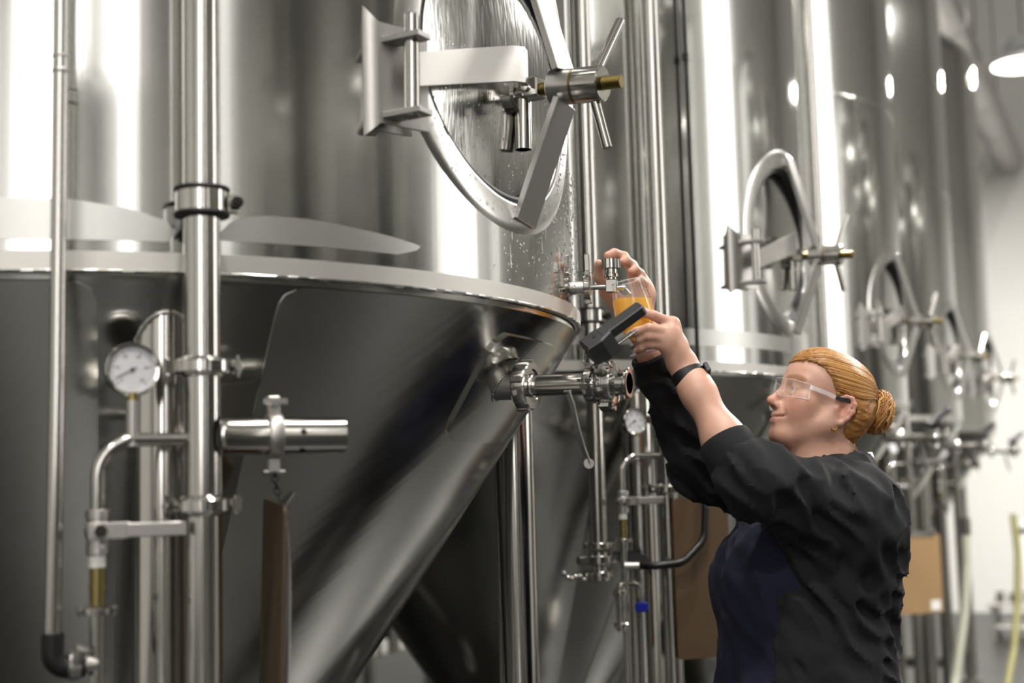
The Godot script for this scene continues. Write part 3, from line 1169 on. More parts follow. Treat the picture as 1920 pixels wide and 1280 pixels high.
	g.cyl(pp(-0.1305, 0.5), pp(-0.1305, 1.31), 0.0093, 18)
	part(t, "drop_tube", g, M.steel)
	return t

# tube with real round-ish holes, each given as [share of the length, angle]
func perforated(g: Geo, a: Vector3, b: Vector3, r: float, wall: float, holes: Array) -> void:
	var xf := Geo.along(a, b - a)
	var h := a.distance_to(b)
	var nu := 96
	var nv := 44
	var hr := 0.0042
	for face in 2:
		var rr := r if face == 0 else r - wall
		var ids := []
		for j in nv + 1:
			var row := []
			for i in nu + 1:
				var an := TAU * i / nu
				var d := Vector3(sin(an), 0, cos(an))
				row.append(g.vert(xf * (d * rr + Vector3(0, h * j / nv, 0)), xf.basis * d * (1.0 if face == 0 else -1.0), Vector2(an * r, h * j / nv)))
			ids.append(row)
		for j in nv:
			for i in nu:
				var an := TAU * (i + 0.5) / nu
				var y := h * (j + 0.5) / nv
				var open := false
				for q in holes:
					var da := wrapf(an - q[1], -PI, PI) * r
					if Vector2(da, y - q[0] * h).length() < hr:
						open = true
				if not open:
					g.quad(ids[j][i], ids[j][i + 1], ids[j + 1][i + 1], ids[j + 1][i])
	g.lathe([Vector2(r - wall, h), Vector2(r, h)], 48, xf)

func build_pipes() -> void:
	var riser := make_riser()
	riser.set_meta("label", "steel cleaning pipe with gauge and clipboard chain on the wet fermenter")
	riser.set_meta("group", "cleaning pipes")
	var labels := ["", "steel cleaning pipe with gauge and hose loop on the second fermenter",
		"steel cleaning pipe with gauge on the third fermenter, behind the person's head",
		"steel cleaning pipe with gauge on the fourth fermenter, behind a cardboard sheet",
		"steel cleaning pipe with gauge on the last fermenter"]
	for k in range(1, 5):
		copy_of(riser, "cleaning_pipe", labels[k], Vector3(0, 0, -PITCH * k) - PIPE_T * (0.018 if k == 1 else 0.0), "cleaning pipes")
	# thin gas line on the first fermenter, with its bottom union
	var t := thing("gas_line", "thin vertical steel tube ending in an elbow, on the wet fermenter", "pipe")
	var g := Geo.new()
	g.tube([pp(-0.178, 4.2), pp(-0.178, 2.03), pp(-0.1795, 1.6), pp(-0.183, 1.285)], 0.0096, 18)
	part(t, "tube", g, M.steel)
	g = Geo.new()
	g.lathe([Vector2(0.0096, -0.003), Vector2(0.0108, -0.001), Vector2(0.0108, 0.001), Vector2(0.0096, 0.003)], 20, Transform3D(Basis(), pp(-0.178, 1.993)))
	g.lathe([Vector2(0.0096, -0.002), Vector2(0.0106, -0.001), Vector2(0.0106, 0.001), Vector2(0.0096, 0.002)], 20, Transform3D(Basis(), pp(-0.178, 2.012)))
	part(t, "weld_ring", g, M.satin)
	g = Geo.new()
	g.tube(bend([pp(-0.183, 1.29), pp(-0.183, 1.248), pp(-0.145, 1.248)], 0.02, 8), 0.0135, 18)
	part(t, "elbow", g, M.dark_cast, "dark cast elbow")
	g = Geo.new()
	g.cyl(pp(-0.165, 1.25), pp(-0.15, 1.25), 0.018, 8, 0.002)
	g.cyl(pp(-0.158, 1.25, 0.01), pp(-0.15, 1.272, 0.02), 0.0075, 10)
	g.cyl(pp(-0.15, 1.25), pp(-0.1305, 1.25), 0.011, 14)
	part(t, "union", g, M.satin)
	# straight riser with a butterfly valve on the second fermenter
	var c2 := polar(145.5, 0.974, 0.0)
	var s := thing("tank_riser", "polished vertical pipe with a clamped valve at its foot, beside the sample tap", "pipe", Vector3(0, 0, -PITCH))
	g = Geo.new()
	g.cyl(c2 + Vector3(0, 1.31, 0), c2 + Vector3(0, 4.2, 0), 0.0215, 32)
	g.cyl(c2 + Vector3(0, 1.228, 0), c2 + Vector3(0, 1.26, 0), 0.0175, 28)
	part(s, "pipe", g, M.steel)
	hanger(s, c2 + Vector3(0, 1.883, 0), 0.0215, PIPE_T)
	tri_clamp(s, c2 + Vector3(0, 1.303, 0), Vector3.UP, 0.0225, PIPE_T)
	g = Geo.new()
	g.cyl(c2 + Vector3(0, 1.252, 0), c2 + Vector3(0, 1.29, 0), 0.024, 32, 0.002)
	g.cyl(c2 + Vector3(0, 1.257, 0), c2 + Vector3(0, 1.279, 0), 0.035, 32, 0.003)
	g.bar(c2 + Vector3(0, 1.268, 0) - PIPE_T * 0.06, c2 + Vector3(0, 1.268, 0) + PIPE_T * 0.05, 0.02, 0.02, Vector3.UP, 0.003)
	var bf := part(s, "butterfly_valve", g, M.steel)
	g = Geo.new()
	var hp := [c2 + PIPE_T * 0.04 + Vector3(0, 1.272, 0), c2 + PIPE_T * 0.075 + PIPE_N * 0.01 + Vector3(0, 1.278, 0), c2 + PIPE_T * 0.12 + PIPE_N * 0.02 + Vector3(0, 1.262, 0), c2 + PIPE_T * 0.135 + PIPE_N * 0.02 + Vector3(0, 1.235, 0)]
	var up := []
	var dn := []
	for p in hp:
		up.append(p + Vector3(0, 0.012, 0)); dn.append(p - Vector3(0, 0.014, 0))
	ribbon(g, up, dn, 0.012)
	part(bf, "lever", g, M.black_plastic, "curved black lever")
	tri_clamp(s, c2 + Vector3(0, 1.232, 0), Vector3.UP, 0.0225, -PIPE_T)
	g = Geo.new()
	g.cyl(c2 + Vector3(0, 1.216, 0), c2 + Vector3(0, 1.228, 0), 0.026, 28, 0.002)
	part(s, "blind_cap", g, M.steel)
	g = Geo.new()
	for k in 6:
		var a := TAU * k / 6.0
		g.ball(c2 - PIPE_T * (0.05 + 0.011 * k) + Vector3(0, 1.222 + 0.006 * sin(a * 1.3) + 0.003 * k, 0) + PIPE_N * 0.01, Vector3.ONE * 0.0075, 10, 6)
	part(s, "ball_chain", g, M.chrome, "short chain of polished beads")
	copy_of(s, "tank_riser", "polished vertical pipe with a clamped valve on the third fermenter", Vector3(0, 0, -PITCH * 2))
	copy_of(s, "tank_riser", "polished vertical pipe with a clamped valve on the fourth fermenter", Vector3(0, 0, -PITCH * 3))
	copy_of(s, "tank_riser", "polished vertical pipe with a clamped valve on the last fermenter", Vector3(0, 0, -PITCH * 4))
	# thin dark conduit on the second fermenter
	g = Geo.new()
	g.tube([polar(126.0, 0.934, 4.2), polar(126.2, 0.934, 1.79), polar(126.2, 0.93, 1.2)], 0.0058, 12)
	var cd := thing("cable_conduit", "thin dark vertical conduit on the second fermenter", "conduit", Vector3(0, 0, -PITCH))
	part(cd, "tube", g, M.black_hose)
	for y in [2.6, 1.72]:
		g = Geo.new()
		g.lathe([Vector2(0.0055, -0.01), Vector2(0.009, -0.01), Vector2(0.009, 0.01), Vector2(0.0055, 0.01)], 16, Transform3D(Basis(), polar(126.2, 0.934, y)))
		part(cd, "saddle", g, M.dark_cast)
	# looped hose and small drain valve on the second fermenter's gauge line
	var z2 := Vector3(0, 0, -PITCH)
	var hs := thing("looped_hose", "black hose curving up beside the second fermenter's clipboard", "hose", z2)
	g = Geo.new()
	g.tube(bend([pp(-0.13, 1.252, 0.03), pp(-0.1, 1.251, 0.075), pp(-0.03, 1.256, 0.085), pp(0.034, 1.31, 0.085), pp(0.043, 1.39, 0.083), pp(0.045, 1.54, 0.05)], 0.06, 10), 0.0098, 14)
	part(hs, "hose", g, M.black_hose)
	g = Geo.new()
	g.cyl(pp(-0.16, 1.252, 0.022), pp(-0.1, 1.251, 0.05), 0.0092, 14)
	part(hs, "hose_barb", g, M.satin)
	var dv := thing("drain_valve", "small drain valve with a blue handle under the gauge line", "valve", z2)
	g = Geo.new()
	g.cyl(pp(-0.163, 1.09), pp(-0.163, 1.2), 0.012, 14)
	for y in [1.105, 1.185]:
		g.cyl(pp(-0.163, y - 0.006), pp(-0.163, y + 0.006), 0.02, 8, 0.002)
	g.tube(bend([pp(-0.163, 1.195), pp(-0.163, 1.205), pp(-0.11, 1.205), pp(-0.11, 1.17)], 0.02, 6), 0.008, 12)
	part(dv, "body", g, M.steel)
	g = Geo.new()
	g.box(Vector3(0.034, 0.024, 0.01), Transform3D(Basis(PIPE_T, Vector3.UP, PIPE_T.cross(Vector3.UP)), pp(-0.115, 1.148, 0.02)), 0.003)
	part(dv, "handle", g, M.blue_plastic, "blue plastic handle")

func build_valves() -> void:
	# racking arm on the cone of the first fermenter
	var ax := Vector3(1, -0.03, 0).normalized()
	var o := Vector3(0.823, 1.6225, 0)
	var t := thing("butterfly_valve", "butterfly valve with a black squeeze handle on the wet fermenter's cone", "valve")
	var xf := Geo.along(o, ax)
	var g := Geo.new()
	g.lathe([Vector2(0.0232, -0.07), Vector2(0.0232, 0.046)], 40, xf)
	part(t, "nozzle", g, M.satin, "dull weld-on nozzle")
	g = Geo.new()
	for k in 90:
		var a0 := TAU * k / 90
		var pts := []
		for q in [a0, TAU * (k + 1) / 90]:
			var d := Vector3(0, cos(q), sin(q)) * 0.0235
			# meet the cone: radius at height y
			var y := o.y + d.y
			var r := (y - APEX) * TAN + 0.008
			pts.append(Vector3(sqrt(maxf(0.0, r * r - d.z * d.z)), y, d.z))
		g.tube(pts, 0.0034 + 0.0009 * sin(k * 2.4), 6, false)
	part(t, "weld_bead", g, M.weld)
	g = Geo.new()
	g.lathe([Vector2(0.0232, 0.043), Vector2(0.0385, 0.043), Vector2(0.0415, 0.046), Vector2(0.0415, 0.064), Vector2(0.0385, 0.069), Vector2(0.028, 0.069), Vector2(0.0275, 0.066), Vector2(0.0185, 0.066)], 48, xf)
	for k in 4:
		var a := TAU * k / 4 + 0.2
		var d := xf.basis * Vector3(cos(a), 0, sin(a))
		g.bar(xf * Vector3(0, 0.055, 0) + d * 0.038, xf * Vector3(0, 0.055, 0) + d * 0.0445, 0.022, 0.012, ax, 0.002)
	part(t, "union_nut", g, M.steel)
	g = Geo.new()
	g.lathe([Vector2(0.0205, 0.062), Vector2(0.0195, 0.071), Vector2(0.0179, 0.073), Vector2(0.0179, 0.165), Vector2(0.025, 0.169), Vector2(0.0252, 0.172)], 40, xf)
	part(t, "tube", g, M.steel)
	tri_clamp(t, xf * Vector3(0, 0.174, 0), ax, 0.0225, Vector3(0, -0.15, 1))
	g = Geo.new()
	g.lathe([Vector2(0.0, 0.18), Vector2(0.025, 0.18), Vector2(0.025, 0.186), Vector2(0.0325, 0.187), Vector2(0.0335, 0.19), Vector2(0.0335, 0.2), Vector2(0.0325, 0.2005), Vector2(0.0325, 0.2015), Vector2(0.0335, 0.202), Vector2(0.0335, 0.211), Vector2(0.0325, 0.214), Vector2(0.022, 0.216), Vector2(0.0195, 0.219), Vector2(0.0195, 0.231), Vector2(0.0252, 0.235), Vector2(0.0252, 0.2385), Vector2(0.0238, 0.2395), Vector2(0.0195, 0.2385), Vector2(0.0172, 0.2385), Vector2(0.0172, 0.2)], 48, xf)
	var body := part(t, "valve_body", g, M.chrome)
	for e in [Vector3(0, -1, 0.2), Vector3(0, 0.6, 0.8), Vector3(0, -0.5, -0.9)]:
		g = Geo.new()
		var d: Vector3 = e.normalized()
		g.bar(xf * Vector3(0, 0.2, 0) + d * 0.03, xf * Vector3(0, 0.2, 0) + d * 0.046, 0.024, 0.024, ax, 0.005)
		g.cyl(xf * Vector3(0, 0.19, 0) + d * 0.041, xf * Vector3(0, 0.216, 0) + d * 0.041, 0.0042, 10)
		part(body, "bolt_ear", g, M.chrome)
	g = Geo.new()
	g.lathe([Vector2(0, 0.199), Vector2(0.0172, 0.199)], 32, xf)
	part(body, "disc", g, M.steel)
	# handle: hooded base on the stem, with the lever and its trigger
	var st := Vector3(0.02, 0.88, 0.47).normalized()
	var hb := xf * Vector3(0, 0.2, 0)
	g = Geo.new()
	g.cyl(hb + st * 0.025, hb + st * 0.046, 0.0125, 20)
	g.cyl(hb + st * 0.03, hb + st * 0.037, 0.017, 20, 0.001)
	part(body, "stem", g, M.chrome)
	var tip := Vector3(1.0835, 1.7275, -0.005)
	var root := Vector3(1.022, 1.681, 0.024)
	var ld := (tip - root).normalized()
	var wd := ld.cross(st).normalized()
	var nn := wd.cross(ld).normalized()
	if nn.dot(st) < 0.0:
		nn = -nn
	var hx := Transform3D(Basis(wd, ld, wd.cross(ld)), root)
	g = Geo.new()
	g.prism(PackedVector2Array([Vector2(-0.022, -0.026), Vector2(0.022, -0.026), Vector2(0.025, 0.0), Vector2(0.017, 0.022), Vector2(-0.017, 0.022), Vector2(-0.025, 0.0)]), 0.04, Transform3D(hx.basis, root - nn * 0.004), 0.003)
	var hd := part(t, "handle", g, M.black_plastic, "black plastic handle")
	g = Geo.new()
	g.prism(PackedVector2Array([Vector2(-0.0155, 0.006), Vector2(0.0155, 0.006), Vector2(0.0145, 0.086), Vector2(0.011, 0.09), Vector2(-0.011, 0.09), Vector2(-0.0145, 0.086)]), 0.017, Transform3D(hx.basis, root + nn * 0.008), 0.002)
	part(hd, "lever", g, M.black_plastic)
	g = Geo.new()
	g.ball(root + nn * 0.0125 - ld * 0.002, Vector3(0.0095, 0.0095, 0.0045), 20, 10, hx.basis)
	part(hd, "stem_cap", g, M.ink)
	for sd: float in [-1.0, 1.0]:
		g = Geo.new()
		var p := root + wd * (0.004 * sd + 0.008) - nn * 0.014 + ld * 0.012
		g.bar(p, p + ld * (0.045 + 0.004 * sd), 0.0045, 0.003, wd, 0.0005)
		part(hd, "trigger", g, M.satin, "pale steel trigger bar")
	g = Geo.new()
	g.tube(bend([hb + Vector3(-0.03, 0.055, 0.02), hb + Vector3(-0.034, 0.035, 0.02), hb + Vector3(-0.016, 0.03, 0.02)], 0.006, 5), 0.0018, 8)
	part(t, "wire_stop", g, M.chrome)
	# flat pull lever hanging from the tube
	g = Geo.new()
	var q := [Vector3(0.958, 1.606, 0.012), Vector3(0.966, 1.585, 0.014), Vector3(0.972, 1.55, 0.012), Vector3(0.979, 1.515, 0.006), Vector3(0.987, 1.488, 0.002)]
	var l := []
	var rr := []
	for p in q:
		l.append(p - Vector3(0.006, 0, 0.006)); rr.append(p + Vector3(0.006, 0, 0.006))
	ribbon(g, l, rr, 0.0025)
	g.cyl(Vector3(0.985, 1.488, -0.001), Vector3(0.988, 1.488, 0.004), 0.0085, 16)
	g.cyl(Vector3(0.952, 1.607, 0.012), Vector3(0.966, 1.607, 0.012), 0.003, 10)
	part(t, "pull_lever", g, M.satin, "flat steel lever hanging down")
	copy_of(t, "butterfly_valve", "butterfly valve on the second fermenter's cone, behind the person", Vector3(0, 0, -PITCH))
	copy_of(t, "butterfly_valve", "butterfly valve with a black handle on the third fermenter's cone", Vector3(0, 0, -PITCH * 2))
	copy_of(t, "butterfly_valve", "butterfly valve with a black handle on the fourth fermenter's cone", Vector3(0, 0, -PITCH * 3))
	copy_of(t, "butterfly_valve", "butterfly valve with a black handle on the last fermenter's cone", Vector3(0, 0, -PITCH * 4))
	# sample tap at the edge of the first fermenter
	var az := 75.5
	var od := polar(az, 1.0, 0.0)
	var base := polar(az, R, 1.8125)
	var s := thing("sample_tap", "small steel sample tap with a knurled knob, held by the person", "tap")
	g = Geo.new()
	g.cyl(base - od * 0.02, base + od * 0.016, 0.0125, 24)
	g.cyl(base + od * 0.018, base + od * 0.028, 0.0165, 24, 0.002)
	part(s, "nozzle", g, M.satin)
	tri_clamp(s, base + od * 0.022, od, 0.0165, Vector3(0, 1, 0.1))
	g = Geo.new()
	g.bar(base + od * 0.022 + Vector3(0, 0.03, 0), base + od * 0.022 + Vector3(0, 0.062, 0), 0.0095, 0.006, od, 0.0015)
	part(s, "wing_handle", g, M.steel)
	g = Geo.new()
	g.cyl(base + od * 0.024, base + od * 0.056, 0.0052, 18)
	part(s, "tube", g, M.steel)
	var bp := base + od * 0.066
	g = Geo.new()
	g.box(Vector3(0.021, 0.024, 0.021), Transform3D(Basis(Vector3.UP, -deg_to_rad(az)), bp), 0.0015)
	g.cyl(bp + Vector3(0, 0.012, 0), bp + Vector3(0, 0.016, 0), 0.0095, 20)
	g.cyl(bp + Vector3(0, 0.016, 0), bp + Vector3(0, 0.023, 0), 0.0132, 24, 0.001)
	g.cyl(bp + Vector3(0, 0.023, 0), bp + Vector3(0, 0.032, 0), 0.0105, 20)
	part(s, "body", g, M.steel)
	g = Geo.new()
	var kn := []
	for k in 40:
		var rad := 0.0175 if k % 4 < 2 else 0.0164
		kn.append(Vector2(cos(TAU * k / 40), sin(TAU * k / 40)) * rad)
	g.prism(PackedVector2Array(kn), 0.0165, Transform3D(Basis(Vector3.RIGHT, -PI / 2), bp + Vector3(0, 0.0405, 0)))
	part(s, "knob", g, M.steel, "knurled round knob")
	g = Geo.new()
	g.tube(bend([bp + od * 0.008 - Vector3(0, 0.003, 0), bp + od * 0.024 - Vector3(0, 0.003, 0), bp + od * 0.034 - Vector3(0, 0.016, 0)], 0.012, 6), 0.0048, 14)
	part(s, "spout", g, M.steel)

# ---------------------------------------------------------------- loose things
func chain(g: Geo, a: Vector3, b: Vector3, links: int, r: float) -> void:
	for k in links:
		var p := a.lerp(b, (k + 0.5) / links)
		var d := (b - a).normalized()
		var u := Vector3(0.7, 0, 0.7) if k % 2 == 0 else Vector3(0.7, 0, -0.7)
		var pts := []
		for i in 13:
			var an := TAU * i / 12
			pts.append(p + d * cos(an) * a.distance_to(b) / links * 0.68 + u * sin(an) * r)
		g.tube(pts, r * 0.28, 6, false)

# a clipboard: hardboard, steel clip at the top and a sheaf of paper; frame axes: x across, y up, z out of the papers
func clipboard(t: Node3D, xf: Transform3D, w: float, h: float, board: Material, papers: int) -> void:
	var g := Geo.new()
	var poly := PackedVector2Array()
	var rc := 0.012
	for c in [[1, 1, 0.0], [-1, 1, 90.0], [-1, -1, 180.0], [1, -1, 270.0]]:
		for k in 5:
			var a := deg_to_rad(c[2] + 22.5 * k)
			poly.append(Vector2(c[0] * (w / 2 - rc) + cos(a) * rc, -h / 2 + c[1] * (h / 2 - rc) + sin(a) * rc))
	g.prism(poly, 0.0035, xf)
	part(t, "board", g, board)
	if papers > 0:
		for k in papers:
			g = Geo.new()
			var n := 14
			var curl := 0.003 + 0.006 * k
			var rows := []
			for i in n + 1:
				var f := float(i) / n
				var y := -0.02 - (h - 0.045) * f
				var z := 0.003 + 0.0009 * k + curl * sin(f * PI * 0.9) * (1.0 + 0.15 * sin(f * 7.0 + k))
				rows.append([xf * Vector3(-w * 0.44, y, z), xf * Vector3(w * 0.44, y, z + curl * 0.9 * f)])
			var tp := []
			var bt := []
			for r in rows:
				tp.append(r[0]); bt.append(r[1])
			ribbon(g, tp, bt, 0.0004)
			part(t, "paper", g, M.paper, "sheet of white paper")
	g = Geo.new()
	g.box(Vector3(0.11, 0.024, 0.006), Transform3D(xf.basis, xf * Vector3(0, -0.018, 0.0055)), 0.001)
	g.cyl(xf * Vector3(-0.05, -0.006, 0.01), xf * Vector3(0.05, -0.006, 0.01), 0.0045, 12)
	g.prism(PackedVector2Array([Vector2(-0.03, 0), Vector2(0.03, 0), Vector2(0.018, 0.022), Vector2(-0.018, 0.022)]), 0.0016, Transform3D(xf.basis * Basis(Vector3.RIGHT, deg_to_rad(38.0)), xf * Vector3(0, -0.004, 0.011)))
	part(t, "clip", g, M.chrome, "steel spring clip")

func build_small_things() -> void:
	# clipboard seen edge-on, hung by a chain from the vent clamp of the first cleaning pipe
	var t := thing("clipboard", "clipboard seen edge-on, hung by a chain below the drilled tube end", "clipboard")
	var up := Vector3(0.05, 1, 0.02).normalized()
	var across := Vector3(-0.675, 0.0, -0.765)
	across = (across - up * across.dot(up)).normalized()
	var xf := Transform3D(Basis(across, up, across.cross(up)), pp(0.105, 1.437) + across * 0.085)
	clipboard(t, xf, 0.2, 0.32, M.hardboard, 2)
	var g := Geo.new()
	chain(g, pp(0.0925, 1.482), pp(0.0975, 1.452), 4, 0.0045)
	g.tube(bend([pp(0.0975, 1.453), pp(0.101, 1.44), pp(0.104, 1.432)], 0.004, 4), 0.0012, 6)
	part(t, "chain", g, M.dark_cast, "dark hanging chain")
	# clipboard on the second fermenter
	t = thing("clipboard", "brown hardboard clipboard hanging flat on the second fermenter's pipes", "clipboard", Vector3(0, 0, -PITCH))
	xf = Transform3D(Basis(PIPE_T, Vector3.UP, PIPE_N), pp(0.046, 1.4155, 0.05))
	xf = xf * Transform3D(Basis(Vector3.UP, PI), Vector3.ZERO)
	clipboard(t, xf, 0.16, 0.4, M.hardboard, 0)
	g = Geo.new()
	g.tube([pp(0.046, 1.41, 0.05), pp(0.06, 1.45, 0.03), pp(0.075, 1.485, 0.012)], 0.0015, 6)
	part(t, "hook_wire", g, M.dark_cast)
	# cardboard sheet on the fourth fermenter
	t = thing("cardboard_sheet", "tan cardboard sheet with a white sticker on the fourth fermenter's pipes", "sheet", Vector3(0, 0, -PITCH * 3))
	g = Geo.new()
	g.box(Vector3(0.29, 0.39, 0.006), Transform3D(Basis(PIPE_T, Vector3.UP, PIPE_T.cross(Vector3.UP)), pp(-0.012, 0.965, 0.05)), 0.001)
	part(t, "board", g, M.cardboard)
	g = Geo.new()
	g.box(Vector3(0.06, 0.05, 0.001), Transform3D(Basis(PIPE_T, Vector3.UP, PIPE_T.cross(Vector3.UP)), pp(0.085, 0.808, 0.0538)))
	part(t, "sticker", g, M.paper, "white sticker")
	g = Geo.new()
	g.bar(pp(-0.05, 1.17, 0.05), pp(0.1, 1.165, 0.05), 0.03, 0.012, Vector3.UP, 0.002)
	part(t, "clip", g, M.chrome)
	# hoses on the far fermenters
	t = thing("braided_hose", "pale braided hose hanging beside the cardboard sheet", "hose", Vector3(0, 0, -PITCH * 3))
	g = Geo.new()
	g.tube(bend([pp(0.33, 1.16, 0.02), pp(0.325, 1.0, 0.02), pp(0.29, 0.75, 0.02), pp(0.21, 0.43, 0.02), pp(0.05, 0.06, 0.1), pp(-0.3, 0.03, 0.3)], 0.3, 8), 0.024, 16)
	part(t, "hose", g, M.hose)
	g = Geo.new()
	g.cyl(pp(0.33, 1.15, 0.02), pp(0.33, 1.24, 0.02), 0.027, 20, 0.003)
	part(t, "coupling", g, M.steel)
	t = thing("braided_hose", "pale yellow hose hanging from the last fermenter", "hose", Vector3(0, 0, -PITCH * 4))
	g = Geo.new()
	g.tube(bend([pp(0.45, 1.2, 0.0), pp(0.45, 0.95, 0.02), pp(0.4, 0.6, 0.04), pp(0.3, 0.35, 0.1), pp(0.1, 0.03, 0.2)], 0.25, 8), 0.022, 14)
	part(t, "hose", g, M.yellow_hose)
	# overhead duct and cables along the row
	t = thing("air_duct", "round grey duct running under the roof above the last fermenters", "duct")
	g = Geo.new()
	g.cyl(Vector3(0.68, 4.85, -6.4), Vector3(0.7, 4.85, -13.9), 0.15, 32)
	for k in 6:
		g.cyl(Vector3(0.685, 4.85, -7.4 - k * 1.2), Vector3(0.685, 4.85, -7.44 - k * 1.2), 0.158, 32)
	part(t, "duct", g, M.duct)
	for k in 4:
		g = Geo.new()
		g.cyl(Vector3(0.69, 4.98, -6.9 - k * 2.0), Vector3(0.69, ROOF, -6.9 - k * 2.0), 0.006, 8)
		part(t, "hanger_rod", g, M.dark_cast)
	t = thing("pipe_run", "bundle of pipes over the aisle side of the last fermenters", "pipe")
	for k in 3:
		g = Geo.new()
		g.cyl(Vector3(0.38 - k * 0.12, 4.82 + 0.05 * k, -6.2), Vector3(0.38 - k * 0.12, 4.82 + 0.05 * k, -13.9), 0.04 + 0.01 * k, 20)
		part(t, "pipe", g, M.satin)
	for k in 3:
		g = Geo.new()
		g.bar(Vector3(0.05, 4.75, -7.6 - k * 2.2), Vector3(0.46, 4.75, -7.6 - k * 2.2), 0.04, 0.04, Vector3.UP, 0.003)
		g.cyl(Vector3(0.46, 4.75, -7.6 - k * 2.2), Vector3(0.46, ROOF, -7.6 - k * 2.2), 0.008, 8)
		part(t, "support", g, M.dark_cast)
	# low bench of fittings by the far wall
	t = thing("low_bench", "low steel bench by the white wall, covered with fittings", "bench", Vector3(1.2, 0, -11.6))
	g = Geo.new()
	g.box(Vector3(1.5, 0.03, 0.6), Transform3D(Basis(), Vector3(0, 0.3, 0)), 0.004)
	part(t, "top", g, M.satin)
	g = Geo.new()
	g.box(Vector3(1.4, 0.03, 0.5), Transform3D(Basis(), Vector3(0, 0.1, 0)), 0.004)
	part(t, "shelf", g, M.satin)
	for p in [Vector3(-0.7, 0, -0.25), Vector3(0.7, 0, -0.25), Vector3(-0.7, 0, 0.25), Vector3(0.7, 0, 0.25)]:
		g = Geo.new()
		g.box(Vector3(0.04, 0.285, 0.04), Transform3D(Basis(), p + Vector3(0, 0.1425, 0)), 0.003)
		part(t, "leg", g, M.satin)
	var proto: Node3D
	var rng := RandomNumberGenerator.new()
	rng.seed = 5
	for k in 12:
		var at := Vector3(0.56 + 0.12 * (k % 6) + rng.randf_range(-0.02, 0.02), 0.315, -11.42 - 0.2 * (k / 6) + rng.randf_range(-0.03, 0.03))
		if k == 0:
			proto = thing("pipe_fitting", "polished steel pipe fitting standing on the low bench", "fitting", at, "fittings on the low bench")
			g = Geo.new()
			g.lathe([Vector2(0, 0), Vector2(0.045, 0), Vector2(0.045, 0.012), Vector2(0.028, 0.018), Vector2(0.028, 0.07), Vector2(0.045, 0.076), Vector2(0.045, 0.088), Vector2(0.024, 0.088), Vector2(0.024, 0.03)], 24)
			part(proto, "spool", g, M.chrome)
			g = Geo.new()
			g.lathe([Vector2(0.028, 0.035), Vector2(0.036, 0.038), Vector2(0.036, 0.05), Vector2(0.028, 0.053)], 24)
			part(proto, "collar", g, M.chrome)
		else:
			copy_of(proto, "pipe_fitting", "polished steel pipe fitting standing on the low bench", at, "fittings on the low bench")
	t = thing("filter_housing", "tall white filter housing standing on the low bench", "filter", Vector3(0.8, 0.315, -11.75))
	g = Geo.new()
	g.lathe([Vector2(0, 0), Vector2(0.07, 0), Vector2(0.07, 0.66), Vector2(0.06, 0.7), Vector2(0, 0.71)], 32)
	part(t, "body", g, M.white_plastic)
	g = Geo.new()
	g.lathe([Vector2(0.07, 0.62), Vector2(0.085, 0.625), Vector2(0.085, 0.66), Vector2(0.07, 0.665)], 32)
	part(t, "ring_nut", g, M.chrome)
	t = thing("carboy", "pale tall sample jar beside the white filter housing", "jar", Vector3(1.02, 0.315, -11.8))
	g = Geo.new()
	g.lathe([Vector2(0, 0), Vector2(0.09, 0), Vector2(0.1, 0.02), Vector2(0.1, 0.4), Vector2(0.04, 0.5), Vector2(0.04, 0.56), Vector2(0.036, 0.56)], 32)
	part(t, "body", g, M.hose)
	g = Geo.new()
	g.cyl(Vector3(0, 0.55, 0), Vector3(0, 0.6, 0), 0.042, 20, 0.004)
	part(t, "cap", g, M.black_plastic)

